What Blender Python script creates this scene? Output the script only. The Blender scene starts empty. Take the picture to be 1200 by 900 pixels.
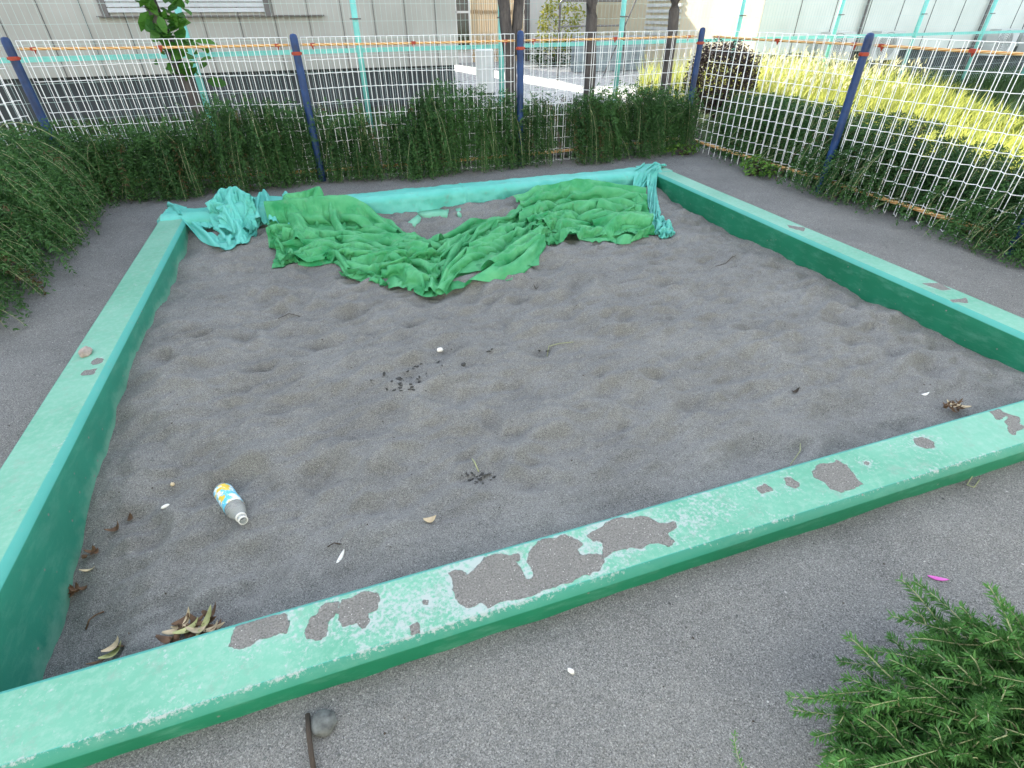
import bpy, math, random
import numpy as np
from mathutils import Matrix, Vector
R = math.radians
sc = bpy.context.scene
COL = sc.collection

# ------------------------------------------------------------------ camera, sky, sun, exposure
YAW, PITCH, ROLL, FPX, CAMZ = 18.684, 35.34, -0.2733, 614.79, 1.22
cam = bpy.data.cameras.new('camera'); cam_o = bpy.data.objects.new('camera', cam); COL.objects.link(cam_o)
cam.sensor_width = 36.0; cam.lens = 36.0 * FPX / 1200.0; cam.clip_start = 0.02; cam.clip_end = 500
cam_o.matrix_world = (Matrix.Translation((0, 0, CAMZ)) @ Matrix.Rotation(R(-YAW), 4, 'Z')
                      @ Matrix.Rotation(R(90 - PITCH), 4, 'X') @ Matrix.Rotation(R(ROLL), 4, 'Z'))
sc.camera = cam_o
SUN_AZ, SUN_EL = 12.3, 28.0          # sun stands beyond the far building, a little to the left
world = bpy.data.worlds.new('World'); sc.world = world; world.use_nodes = True
wn = world.node_tree; bg = wn.nodes['Background']
sky = wn.nodes.new('ShaderNodeTexSky'); sky.sky_type = 'NISHITA'; sky.sun_disc = False
sky.sun_elevation = R(SUN_EL); sky.sun_rotation = R(-SUN_AZ); sky.altitude = 20
hs = wn.nodes.new('ShaderNodeHueSaturation'); hs.inputs['Saturation'].default_value = .5      # thin bright haze high up
wn.links.new(sky.outputs[0], hs.inputs['Color']); wn.links.new(hs.outputs[0], bg.inputs[0]); bg.inputs[1].default_value = 0.14
sun = bpy.data.lights.new('sun', 'SUN'); sun.energy = 3.6; sun.angle = R(0.5); sun.color = (1.0, 0.93, 0.82)
sun_o = bpy.data.objects.new('sun', sun); COL.objects.link(sun_o)
sdir = Vector((-math.sin(R(SUN_AZ)) * math.cos(R(SUN_EL)), math.cos(R(SUN_AZ)) * math.cos(R(SUN_EL)), math.sin(R(SUN_EL))))
sun_o.rotation_euler = sdir.to_track_quat('Z', 'Y').to_euler()
sc.view_settings.view_transform = 'Standard'; sc.view_settings.look = 'None'
sc.view_settings.exposure = 2.4; sc.view_settings.gamma = 1.0

# ------------------------------------------------------------------ helpers
def ray(px, py):
    x, y = (px - 600) / FPX, -(py - 450) / FPX
    c, s = math.cos(R(ROLL)), math.sin(R(ROLL)); x, y = c * x - s * y, s * x + c * y
    sp, cp = math.sin(R(PITCH)), math.cos(R(PITCH))
    X, Y, Z = x, cp + y * sp, -sp + y * cp
    cy, sy = math.cos(R(YAW)), math.sin(R(YAW))
    return X * cy + Y * sy, -X * sy + Y * cy, Z
def proj(x, y, z):                    # world -> photo pixel, to check where things fall
    v = cam_inv @ Vector((x, y, z)); return 600 + FPX * v.x / -v.z, 450 - FPX * v.y / -v.z
cam_inv = cam_o.matrix_world.inverted()
def at(px, py, z=0.0):               # point of the photograph on the level z
    d = ray(px, py); t = (z - CAMZ) / d[2]; return (d[0] * t, d[1] * t, z)

class MB:
    def __init__(s): s.v = []; s.f = []; s.m = []
    def add(s, verts, faces, mi=0):
        b = len(s.v); s.v += [tuple(p) for p in verts]; s.f += [tuple(i + b for i in f) for f in faces]; s.m += [mi] * len(faces)
    def box(s, a, b, mi=0):
        x0, y0, z0 = a; x1, y1, z1 = b
        s.add([(x0,y0,z0),(x1,y0,z0),(x1,y1,z0),(x0,y1,z0),(x0,y0,z1),(x1,y0,z1),(x1,y1,z1),(x0,y1,z1)],
              [(3,2,1,0),(4,5,6,7),(0,1,5,4),(1,2,6,5),(2,3,7,6),(3,0,4,7)], mi)
    def tube(s, pts, r, n=6, mi=0, cap=True):
        pts = [Vector(p) for p in pts]; rs = r if isinstance(r, (list, tuple)) else [r] * len(pts)
        V = []; F = []
        for i, p in enumerate(pts):
            t = (pts[min(i + 1, len(pts) - 1)] - pts[max(i - 1, 0)]).normalized()
            a = t.cross(Vector((0, 0, 1))); a = Vector((1, 0, 0)) if a.length < 1e-4 else a.normalized(); b = t.cross(a)
            for k in range(n):
                w = 2 * math.pi * (k + .5) / n; V.append(p + a * (rs[i] * math.cos(w)) + b * (rs[i] * math.sin(w)))
        for i in range(len(pts) - 1):
            for k in range(n):
                F.append((i*n+k, i*n+(k+1) % n, (i+1)*n+(k+1) % n, (i+1)*n+k))
        if cap: F += [tuple(range(n))[::-1], tuple(range((len(pts)-1)*n, len(pts)*n))]
        s.add(V, F, mi)
    def lathe(s, prof, n=20, mi=0, M=None):   # prof (r, z)
        V = []; F = []
        for r, z in prof:
            for k in range(n):
                p = Vector((r * math.cos(2*math.pi*k/n), r * math.sin(2*math.pi*k/n), z)); V.append(M @ p if M else p)
        for i in range(len(prof) - 1):
            for k in range(n): F.append((i*n+k, i*n+(k+1) % n, (i+1)*n+(k+1) % n, (i+1)*n+k))
        s.add(V, F, mi)
    def build(s, name, mats, parent=None, smooth=False, loc=(0, 0, 0)):
        me = bpy.data.meshes.new(name); me.from_pydata(s.v, [], s.f)
        return link(name, me, mats, parent, smooth, s.m, loc)
def link(name, me, mats, parent=None, smooth=False, mi=None, loc=(0, 0, 0)):
    for m in (mats if isinstance(mats, (list, tuple)) else [mats]): me.materials.append(m)
    if mi and len(me.materials) > 1: me.polygons.foreach_set('material_index', mi)
    if smooth: me.polygons.foreach_set('use_smooth', [True] * len(me.polygons))
    me.update()
    o = bpy.data.objects.new(name, me); COL.objects.link(o); o.location = loc
    if parent is not None:
        o.parent = parent; o.matrix_parent_inverse = Matrix.Translation(-Vector(parent.location)) if parent.rotation_euler.z == 0 else Matrix.Identity(4)
    return o
def npmesh(name, V, F, mats, parent=None, smooth=False, attrs=None):
    me = bpy.data.meshes.new(name); V = np.asarray(V, dtype=np.float32); F = np.asarray(F, dtype=np.int32); k = F.shape[1]
    me.vertices.add(len(V)); me.vertices.foreach_set('co', V.ravel())
    me.loops.add(F.size); me.loops.foreach_set('vertex_index', F.ravel())
    me.polygons.add(len(F)); me.polygons.foreach_set('loop_start', np.arange(0, F.size, k, dtype=np.int32)); me.polygons.foreach_set('loop_total', np.full(len(F), k, dtype=np.int32))
    me.update(calc_edges=True); me.validate()
    for an, a in (attrs or {}).items():
        at_ = me.attributes.new(an, 'FLOAT', 'POINT'); at_.data.foreach_set('value', np.asarray(a, dtype=np.float32).ravel())
    return link(name, me, mats, parent, smooth)
def gridfaces(n, m):
    i = np.arange(n * m).reshape(n, m)
    return np.stack([i[:-1, :-1], i[1:, :-1], i[1:, 1:], i[:-1, 1:]], -1).reshape(-1, 4)
def tag(o, label, cat, group=None):
    o['label'] = label; o['category'] = cat
    if group: o['group'] = group
    return o
def thing(name, label, cat, loc=(0, 0, 0), group=None):
    o = bpy.data.objects.new(name, None); COL.objects.link(o); o.location = loc; o.empty_display_size = .1
    return tag(o, label, cat, group)
def kind(o, k): o['kind'] = k; return o
def copy_tree(o, parent=None):
    c = o.copy(); COL.objects.link(c)
    if parent is not None: c.parent = parent
    for ch in list(o.children): copy_tree(ch, c)
    return c
# smooth value noise for shapes
_rg = np.random.default_rng(7); _lat = _rg.random((256, 256))
def vnoise(x, y, s=1.0, o=0):
    x = np.asarray(x, float) * s + 37.3 + o * 11.7; y = np.asarray(y, float) * s + 91.1 + o * 5.3
    xi = np.floor(x).astype(int); yi = np.floor(y).astype(int); fx = x - xi; fy = y - yi
    fx = fx*fx*(3-2*fx); fy = fy*fy*(3-2*fy); L = lambda a, b: _lat[a & 255, b & 255]
    return (L(xi, yi)*(1-fx)+L(xi+1, yi)*fx)*(1-fy) + (L(xi, yi+1)*(1-fx)+L(xi+1, yi+1)*fx)*fy
def fbm(x, y, s, n=4, o=0):
    return sum(vnoise(x, y, s * 2**k, o + k) * .5**k for k in range(n)) / (2 - .5**(n-1)) - .5

# ------------------------------------------------------------------ materials
class NT:
    def __init__(s, name):
        s.m = bpy.data.materials.new(name); s.m.use_nodes = True; s.t = s.m.node_tree; s.b = s.t.nodes['Principled BSDF']
        s.out = s.t.nodes['Material Output']
    def n(s, typ, ins=None, **props):
        x = s.t.nodes.new(typ)
        for k, v in props.items(): setattr(x, k, v)
        for k, v in (ins or {}).items(): s.set(x.inputs[k], v)
        return x
    def set(s, sock, v):
        if hasattr(v, 'is_output'): s.t.links.new(v, sock)
        elif isinstance(v, bpy.types.Node): s.t.links.new(v.outputs[0], sock)
        else:
            if sock.type == 'RGBA' and len(v) == 3: v = (*v, 1)
            sock.default_value = v
    def pos(s): return s.n('ShaderNodeNewGeometry').outputs['Position']
    def mapv(s, scale, rot=(0, 0, 0), v=None): return s.n('ShaderNodeMapping', {0: v or s.pos(), 'Scale': scale, 'Rotation': rot})
    def noise(s, scale, detail=3, rough=.55, v=None, dist=0): return s.n('ShaderNodeTexNoise', {'Vector': v or s.pos(), 'Scale': scale, 'Detail': detail, 'Roughness': rough, 'Distortion': dist}).outputs['Fac']
    def ramp(s, f, a, b, lo=0., hi=1.): return s.n('ShaderNodeMapRange', {'Value': f, 'From Min': a, 'From Max': b, 'To Min': lo, 'To Max': hi}).outputs[0]
    def math(s, op, a, b=0.): return s.n('ShaderNodeMath', {0: a, 1: b}, operation=op).outputs[0]
    def mix(s, f, a, b, mode='MIX'):
        x = s.n('ShaderNodeMix', data_type='RGBA', blend_type=mode); s.set(x.inputs[0], f); s.set(x.inputs[6], a); s.set(x.inputs[7], b); return x.outputs[2]
    def attr(s, name): return s.n('ShaderNodeAttribute', attribute_name=name).outputs['Fac']
    def rnd(s): return s.n('ShaderNodeObjectInfo').outputs['Random']
    def bump(s, h, st=.3, d=.01): s.set(s.b.inputs['Normal'], s.n('ShaderNodeBump', {'Height': h, 'Strength': st, 'Distance': d}))
    def base(s, c, rough=.8, spec=.3):
        s.set(s.b.inputs['Base Color'], c); s.set(s.b.inputs['Roughness'], rough); s.b.inputs['Specular IOR Level'].default_value = spec; return s.m
def plain(name, c, rough=.6, var=.25, scale=6, spec=.4, metal=0.):
    t = NT(name); f = t.noise(scale, 5)
    col = t.mix(t.ramp(f, .3, .7), tuple(x * (1 - var) for x in c), tuple(min(1, x * (1 + var * .6)) for x in c))
    t.base(col, t.ramp(f, .3, .7, rough * .85, min(1, rough * 1.1)), spec); t.b.inputs['Metallic'].default_value = metal
    return t.m
def grit(name, dark, light, fleck=.5, big=3., wet=None):
    t = NT(name); p = t.pos()
    a = t.noise(big, 6, .6); b = t.noise(300, 2, .6); b2 = t.noise(560, 2, .6); c = t.noise(38, 5, .65)
    col = t.mix(t.ramp(a, .3, .7), dark, light)
    col = t.mix(t.ramp(t.noise(big * 3.1, 5, .65), .50, .70, 0, .5), col, tuple(x * .62 for x in dark))
    col = t.mix(t.ramp(c, .35, .7, 0, .38), col, tuple(x * .62 for x in dark))
    g = t.math('ADD', t.math('MULTIPLY', b, .55), t.math('MULTIPLY', b2, .45))
    col = t.mix(t.ramp(g, .38, .62, 0, 1), t.mix(.62, col, (.035, .035, .038)), t.mix(.40, col, (.36, .36, .36)))
    v = t.n('ShaderNodeTexVoronoi', {'Vector': p, 'Scale': 430}, feature='F1'); lum = t.n('ShaderNodeSeparateColor', {0: v.outputs['Color']}).outputs
    col = t.mix(t.ramp(lum[0], .78, 1., 0, .62 * min(.8, fleck + .15)), col, (.48, .48, .46)); col = t.mix(t.ramp(lum[1], .80, 1., 0, .55), col, (.03, .03, .032))
    pd = t.n('ShaderNodeVectorMath', {0: p, 1: t.n('ShaderNodeVectorMath', {0: t.n('ShaderNodeTexNoise', {'Vector': p, 'Scale': 160.}).outputs['Color'], 1: (.012, .012, .012)}, operation='MULTIPLY').outputs[0]}, operation='ADD').outputs[0]
    vor = t.n('ShaderNodeTexVoronoi', {'Vector': pd, 'Scale': 165}, feature='F1')
    sel = t.math('MULTIPLY', t.ramp(vor.outputs['Distance'], .34, .14), t.ramp(t.n('ShaderNodeSeparateColor', {0: vor.outputs['Color']}).outputs[0], 1 - fleck * .20, 1 - fleck * .06))
    col = t.mix(t.math('MULTIPLY', sel, .8), col, (.52, .52, .51))
    t.bump(t.math('ADD', t.math('MULTIPLY', g, .8), t.math('ADD', t.math('MULTIPLY', c, 1.1), sel)), .8, .010)
    return t.base(col, .93, .2)
M = {}
M['ground'] = grit('gritty grey ground', (.166, .173, .160), (.290, .299, .278), 1.0, 2.2)
M['sand'] = grit('dark grey sand', (.186, .194, .177), (.320, .330, .304), .45, 3.2)
M['bare'] = grit('bare concrete', (.10, .095, .095), (.15, .145, .145), .8, 8)
def painted():
    t = NT('chipped green paint'); p = t.pos()
    mask = t.attr('bare'); wear = t.attr('wear'); face_tone = t.attr('face_tone')
    n1 = t.noise(60, 5, .65); n2 = t.noise(11, 5, .6); n3 = t.noise(240, 3, .6); n4 = t.noise(3.1, 4)
    deep = t.mix(t.ramp(n4, .3, .7), (.006, .130, .066), (.011, .180, .098)); cham = t.mix(n4, (.045, .30, .25), (.08, .38, .33))  # shade painted into the uprights, bluish sky sheen into the chamfers
    top = t.mix(t.ramp(n4, .35, .65), (.095, .315, .215), (.15, .38, .28))  # pale top: slight weathering, mostly light put into the paint
    col = t.mix(t.ramp(face_tone, .5, 1.), t.mix(t.ramp(face_tone, 0, .5), deep, cham), top)
    br = t.noise(1.0, 6, .7, v=t.mapv((42, 42, 42)))
    col = t.mix(t.math('MULTIPLY', t.ramp(br, .46, .72, 0, .36), t.ramp(face_tone, .6, 1.)), col, (.34, .47, .42))
    col = t.mix(t.math('MULTIPLY', t.ramp(n1, .30, .48, .22, 0), t.ramp(face_tone, .6, 1.)), col, (.10, .33, .22))
    # dusty scuffs on the upright faces
    sv = t.mapv((9, 9, 26), (.5, .3, .6)); sc_ = t.noise(1.0, 6, .7, v=sv)
    du = t.math('ADD', t.attr('dust'), t.math('MULTIPLY', t.math('SUBTRACT', t.noise(13, 6, .7), .5), 1.5)); col = t.mix(t.math('MULTIPLY', t.ramp(du, .42, .75, 0, .55), t.attr('dust')), col, (.20, .38, .29))
    col = t.mix(t.math('MULTIPLY', t.ramp(sc_, .50, .76, 0, .26), t.math('SUBTRACT', 1., face_tone)), col, (.20, .42, .34))
    # worn chalky white where feet and weather rub the top
    w = t.math('ADD', wear, t.math('MULTIPLY', t.math('SUBTRACT', t.noise(95, 6, .72), .5), 1.9)); w = t.math('ADD', w, t.math('MULTIPLY', t.math('SUBTRACT', n2, .5), .9))
    col = t.mix(t.ramp(w, .42, .70, 0, .78), col, (.38, .41, .42))
    # grey dirt rubbed into the top
    col = t.mix(t.math('MULTIPLY', t.ramp(t.noise(19, 7, .75), .54, .72, 0, .5), face_tone), col, (.20, .25, .22))
    vor = t.n('ShaderNodeTexVoronoi', {'Vector': p, 'Scale': 26}, feature='F1')
    dot = t.math('MULTIPLY', t.ramp(vor.outputs['Distance'], .13, .06), t.ramp(t.n('ShaderNodeSeparateColor', {0: vor.outputs['Color']}).outputs[0], .90, .91))
    col = t.mix(dot, col, (.2, .19, .18))
    gr = t.mix(t.ramp(n3, .3, .7), (.085, .084, .078), (.30, .297, .28)); gr = t.mix(t.ramp(n1, .3, .7, 0, .5), gr, (.14, .138, .13))
    vw = t.n('ShaderNodeTexVoronoi', {'Vector': p, 'Scale': 190}, feature='F1')
    gr = t.mix(t.math('MULTIPLY', t.ramp(vw.outputs['Distance'], .3, .16), t.ramp(t.n('ShaderNodeSeparateColor', {0: vw.outputs['Color']}).outputs[0], .88, .9)), gr, (.55, .54, .52))
    mk = t.math('ADD', mask, t.math('ADD', t.math('MULTIPLY', t.math('SUBTRACT', n1, .5), .45), t.math('MULTIPLY', t.math('SUBTRACT', t.noise(24, 3), .5), .4)))
    gr = t.mix(t.ramp(t.noise(16, 5, .7), .45, .7, 0, .4), gr, (.12, .122, .115)); k = t.ramp(mk, .47, .53)
    rim = t.math('MULTIPLY', t.ramp(mk, .36, .46), t.ramp(mk, .53, .47)); col = t.mix(t.math('MULTIPLY', rim, t.ramp(t.noise(70, 4, .7), .46, .66, 0, .6)), col, (.42, .47, .46))
    col = t.mix(k, col, gr)
    t.bump(t.math('ADD', t.math('MULTIPLY', k, -1.0), t.math('ADD', t.math('MULTIPLY', n3, t.ramp(k, 0, 1, .05, .8)), t.math('MULTIPLY', n2, .25))), .9, .005)
    return t.base(col, t.ramp(k, 0, 1, .52, .95), .35)
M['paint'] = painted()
def leafm(name, a, b, trans=.3, rough=.5, tint='tint'):
    t = NT(name); f = t.attr(tint); col = t.mix(f, a, b); col = t.mix(t.ramp(f, 1.4, 1.9), col, (.10, .065, .03)); t.base(col, rough, .25)
    tr = t.n('ShaderNodeBsdfTranslucent', {'Color': t.mix(.5, col, tuple(min(1, x * 1.5) for x in b))})
    mx = t.n('ShaderNodeMixShader', {0: trans, 1: t.b.outputs[0], 2: tr.outputs[0]}); t.t.links.new(mx.outputs[0], t.out.inputs[0]); return t.m
M['rosemary'] = leafm('rosemary needles', (.008, .030, .011), (.058, .148, .042), .18, .6)
M['rosemary2'] = leafm('bright rosemary needles', (.012, .052, .014), (.082, .22, .052), .2, .5)
M['stem'] = plain('pale rosemary stem', (.33, .36, .19), .7, .35, 30)
M['twigdark'] = plain('brown twig', (.05, .038, .028), .85, .4, 50)
M['grass'] = leafm('tall weed grass', (.10, .16, .025), (.46, .47, .11), .42, .6)
M['lowgreen'] = leafm('shaded ground plants', (.016, .042, .012), (.06, .12, .03), .2, .7)
M['seed'] = leafm('pale seed heads', (.34, .32, .16), (.62, .58, .38), .4, .7)
M['bigleaf'] = leafm('broad leaves', (.025, .10, .015), (.09, .24, .035), .35, .4)
M['weed'] = leafm('weed leaves', (.05, .14, .02), (.14, .28, .05), .3, .5)
M['purple'] = leafm('dark purple leaves', (.016, .011, .012), (.05, .034, .028), .05, .5)
M['yellowleaf'] = leafm('yellow green leaves', (.16, .22, .03), (.55, .52, .12), .45, .5)
def clothm(name, a, b, trans, scale, rough):
    t = NT(name); n = t.noise(scale, 5); col = t.mix(t.ramp(n, .3, .7), a, b)
    d = t.noise(19, 6, .7); col = t.mix(t.ramp(d, .56, .76, 0, .42), col, (.22, .23, .19))
    wv = t.n('ShaderNodeTexWave', {'Vector': t.pos(), 'Scale': 110, 'Distortion': 1.0}).outputs['Fac']
    t.bump(t.math('ADD', t.noise(55, 4), t.math('MULTIPLY', wv, .15)), .25, .006)
    t.base(col, rough, .3); tr = t.n('ShaderNodeBsdfTranslucent', {'Color': col})
    mx = t.n('ShaderNodeMixShader', {0: trans, 1: t.b.outputs[0], 2: tr.outputs[0]}); t.t.links.new(mx.outputs[0], t.out.inputs[0]); return t.m
M['net'] = clothm('green net cloth', (.022, .28, .095), (.12, .46, .21), .16, 7, .6)
M['tarp'] = clothm('turquoise tarp cloth', (.09, .48, .40), (.16, .60, .53), .15, 5, .42)
M['paletarp'] = clothm('faded tarp scrap', (.16, .50, .33), (.26, .60, .44), .2, 9, .6)
M['blue'] = plain('dark blue post paint', (.011, .042, .140), .5, .5, 9)
M['red'] = plain('red plastic', (.36, .045, .02), .45, .25, 20)
M['white'] = plain('white coated wire', (.84, .86, .87), .42, .08, 10)
M['teal'] = plain('pale teal paint', (.20, .62, .56), .45, .12, 7)
M['tealwire'] = plain('pale teal wire', (.50, .66, .63), .5, .1, 7)
def ropem():
    t = NT('orange twisted cord'); w = t.n('ShaderNodeTexWave', {'Vector': t.mapv((1, 1, 1.6), (0, .6, .5)), 'Scale': 16, 'Distortion': .5}, bands_direction='DIAGONAL').outputs['Fac']
    return t.base(t.mix(t.ramp(w, .35, .65), (.55, .25, .07), (.72, .52, .26)), .6, .3)
M['rope'] = ropem()
def wallm(name, a, b, rough=.75, streak=.35):
    t = NT(name); s = t.noise(1.0, 5, .6, v=t.mapv((2.2, 2.2, .35))); n = t.noise(1.4, 4)
    col = t.mix(t.ramp(n, .3, .7), a, b); col = t.mix(t.ramp(s, .48, .75, 0, streak), col, tuple(x * .72 for x in a)); t.bump(t.noise(90, 3), .15, .004)
    return t.base(col, rough, .3)
M['greywall'] = wallm('grey green panel wall', (.40, .395, .35), (.48, .475, .43))
M['foundation'] = wallm('dark plinth concrete', (.045, .052, .054), (.08, .087, .088), .9)
M['joint'] = plain('dark joint', (.16, .165, .16), .9)
M['shutter'] = plain('grey shutter metal', (.55, .57, .58), .45, .1)
M['frame'] = plain('brown grey frame', (.16, .15, .14), .6)
M['cream'] = wallm('cream render wall', (.62, .54, .38), (.74, .66, .48), .8, .2)
M['palewall'] = wallm('pale green white siding', (.60, .64, .58), (.70, .73, .67), .7, .15)
M['whitewall'] = wallm('white siding', (.62, .60, .57), (.72, .70, .66), .7, .2)
M['wood'] = wallm('tan timber slats', (.46, .33, .19), (.60, .45, .28), .65, .2)
M['glass'] = plain('dark window glass', (.02, .022, .024), .12, .1, 3, .6)
M['acbox'] = plain('off white appliance metal', (.62, .63, .61), .45, .1)
M['grille'] = plain('dark grille', (.05, .052, .055), .6)
M['pipe'] = plain('grey pipe', (.12, .11, .11), .5)
M['bark'] = NT('grey brown bark'); _t = M['bark']; _n = _t.noise(1, 6, .7, v=_t.mapv((22, 22, 5))); _t.bump(_n, .8, .02)
M['bark'] = _t.base(_t.mix(_t.ramp(_n, .3, .7), (.05, .045, .045), (.15, .135, .125)), .9, .2)
def gravelm():
    t = NT('pale gravel'); v = t.n('ShaderNodeTexVoronoi', {'Vector': t.pos(), 'Scale': 26}, feature='F1')
    g = t.n('ShaderNodeSeparateColor', {0: v.outputs['Color']}).outputs[0]
    t.bump(v.outputs['Distance'], .6, .02); return t.base(t.mix(g, (.26, .26, .26), (.58, .57, .55)), .9, .2)
M['gravel'] = gravelm()
M['lawn'] = plain('mossy soil', (.040, .062, .022), .95, .5, 4, .1)
M['soil'] = plain('dark soil', (.06, .055, .048), .95, .4, 5, .1)
M['stone'] = plain('grey stone', (.115, .125, .12), .9, .6, 60)
M['pinkstone'] = plain('pinkish grey stone', (.33, .28, .25), .85, .4, 45)
M['whitebit'] = plain('white scrap', (.72, .72, .68), .6, .2, 40)
M['palegrit'] = plain('pale grit', (.42, .42, .40), .8, .3, 60)
M['damp'] = plain('damp dark sand', (.072, .074, .073), .95, .4, 60, .1)
M['dryleaf'] = plain('dry brown leaf', (.13, .075, .04), .75, .5, 45)
M['paleleaf'] = plain('pale yellow green leaf', (.46, .47, .20), .6, .35, 30)
M['creamleaf'] = plain('cream dry leaf', (.58, .47, .30), .65, .3, 40)
M['magenta'] = plain('magenta plastic', (.55, .10, .42), .4, .1)

# ------------------------------------------------------------------ levels
BT = 0.07                                             # top of the concrete beams above the ground
BL0, BL1, BR0, BR1, BN0, BN1, BF0, BF1 = -1.127, -.982, 2.752, 2.895, .679, .832, 4.160, 4.307   # flat tops
CH = .019                                             # chamfer
def ground_z(x, y):
    return .022 * fbm(x, y, .9, 4, 3) + .020 * fbm(x, y, 4.5, 3, 9) + .007 * fbm(x, y, 15, 3, 5)
_pr = np.random.default_rng(21)
PITS = []
for _ in range(190):
    PITS.append((_pr.uniform(-.9, 2.7), _pr.uniform(.9, 4.0), _pr.uniform(.06, .14), _pr.uniform(.4, .75), _pr.uniform(-.5, .7), _pr.uniform(.008, .026)))
for _ in range(240):
    PITS.append((_pr.uniform(-.95, 2.72), _pr.uniform(.87, 4.1), _pr.uniform(.03, .11), _pr.uniform(.45, .9), _pr.uniform(0, 3.14), _pr.uniform(.004, .017)))
for px, py, r, d in [(410, 370, .10, .020), (985, 378, .12, .022), (1000, 405, .07, .014), (487, 440, .13, .018), (563, 556, .09, .020), (628, 414, .09, .016), (720, 600, .11, .016), (250, 735, .08, .02), (845, 490, .1, .012), (780, 520, .12, .014), (660, 360, .13, .016), (880, 540, .11, .014), (130, 760, .05, .015), (590, 330, .12, .014)]:
    q = at(px, py, -.08); PITS.append((q[0], q[1], r, .6, .25, d * 1.5))
DUG = [(*at(484, 442, -.07)[:2], .15), (*at(563, 557, -.07)[:2], .09), (*at(630, 412, -.07)[:2], .09)]
def sand_z(x, y):
    x = np.asarray(x, float); y = np.asarray(y, float)
    z = np.full(np.broadcast(x, y).shape, -.082)
    z = z - .14 * np.exp(-((x + .98) / .55)**2 - ((y - .95) / .75)**2)      # scooped out in the near left corner
    z = z + .03 * np.exp(-((x + .98) / .35)**2 - ((y - 2.6) / .8)**2)
    z = z + .028 * np.exp(-((y - .8) / .35)**2) + .05 * np.exp(-((y - 4.15) / .28)**2)
    z = z + .028 * np.exp(-((x - .9) / .9)**2 - ((y - 2.4) / .9)**2)
    z = z - .022 * np.exp(-((x - 2.75) / .35)**2 - ((y - 2.7) / .7)**2)
    z = z + .050 * fbm(x, y, 1.6, 3, 2) + .075 * fbm(x, y, 4.6, 3, 4) + .009 * fbm(x, y, 40, 2, 8)
    edge = np.clip(np.minimum(np.minimum(x - BL1, BR0 - x) / .14, (y - BN1) / .45), .12, 1)
    z = z + edge * (.066 * (.25 - np.abs(fbm(x*.8 + .3*y, y*1.9 - .4*x, 7, 3, 6))) + .020 * fbm(x, y*1.5, 13, 3, 12))
    for cx, cy, r, asp, an, d in PITS:
        dx, dy = x - cx, y - cy; c, s = math.cos(an), math.sin(an)
        d = d * edge; q = ((dx*c + dy*s) / r)**2 + ((-dx*s + dy*c) / (r * asp))**2
        z = z - d * np.exp(-q * 1.4) + d * .55 * np.exp(-(np.sqrt(q) - 1.35)**2 * 6)
    for q in DUG:
        z = z + np.exp(-(((x - q[0]) / q[2])**2 + ((y - q[1]) / (q[2]*.7))**2)**2) * (.030 * fbm(x, y, 26, 3, 14) - .004)
    return z
def sz(x, y): return float(sand_z(x, y))
def on_sand(px, py):
    z = -.08
    for _ in range(6):
        q = at(px, py, z); z = sz(q[0], q[1])
    return (q[0], q[1], z)
def on_ground(px, py):
    z = 0.
    for _ in range(4):
        q = at(px, py, z); z = float(ground_z(q[0], q[1]))
    return (q[0], q[1], z)

# ------------------------------------------------------------------ ground, sand, yard
cl = (BL0 + BL1) / 2; cr = (BR0 + BR1) / 2; cn = (BN0 + BN1) / 2; cf = (BF0 + BF1) / 2
def axis(lo, hi, fine, holes, far):
    a = list(np.arange(lo, hi, fine)); a = [q for q in a if min(abs(q - h) for h in holes) > fine * .4] + list(holes)
    d = fine; q = hi
    while q < far: d *= 1.35; a.append(q); q += d
    d = fine; q = lo - d
    while q > -far: a.append(q); d *= 1.35; q -= d
    a += [far, -far]; return np.unique(np.array(a))
gx = axis(-3.2, 4.4, .026, (cl, cr), 120); gy = axis(-.6, 5.6, .026, (cn, cf), 120)
GX, GY = np.meshgrid(gx, gy, indexing='ij'); GZ = ground_z(GX, GY) * np.clip(2 - np.hypot(GX, GY) / 8, 0, 1)
F = gridfaces(len(gx), len(gy)); mx = (GX[:-1, :-1] + GX[1:, 1:]).ravel() / 2; my = (GY[:-1, :-1] + GY[1:, 1:]).ravel() / 2
F = F[~((mx > cl) & (mx < cr) & (my > cn) & (my < cf))]
V = np.stack([GX, GY, GZ], -1).reshape(-1, 3)
kind(npmesh('ground', V, F, M['ground'], smooth=True), 'structure')
sx = np.arange(BL1 + .0, BR0 + .001, .0115); sy = np.arange(BN1 + .0, BF0 + .001, .0115)
sx = np.linspace(BL1 - .03, BR0 + .03, 330); sy = np.linspace(BN1 - .03, BF0 + .03, 300)
SX, SY = np.meshgrid(sx, sy, indexing='ij'); SZ = sand_z(SX, SY)
kind(npmesh('sand', np.stack([SX, SY, SZ], -1).reshape(-1, 3), gridfaces(330, 300), M['sand'], smooth=True), 'structure')
def sheet(name, poly, z, m):
    b = MB(); b.add([(x, y, z) for x, y in poly], [tuple(range(len(poly)))]); return kind(b.build(name, m), 'structure')
sheet('planting_bed', [(-9, 5.25), (4.2, 5.25), (5.2, 7.3), (5.2, 9.4), (-9, 9.4)], .030, M['soil'])
sheet('gravel_yard', [(2.5, 7.9), (6, 8.2), (8.4, 10.0), (8.4, 24), (2.5, 24)], .036, M['gravel'])
sheet('rough_lawn', [(4.05, -1), (30, -1), (30, 9.98), (8.4, 9.98), (5.6, 7.7), (4.05, 5.3)], .042, M['lawn'])

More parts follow.
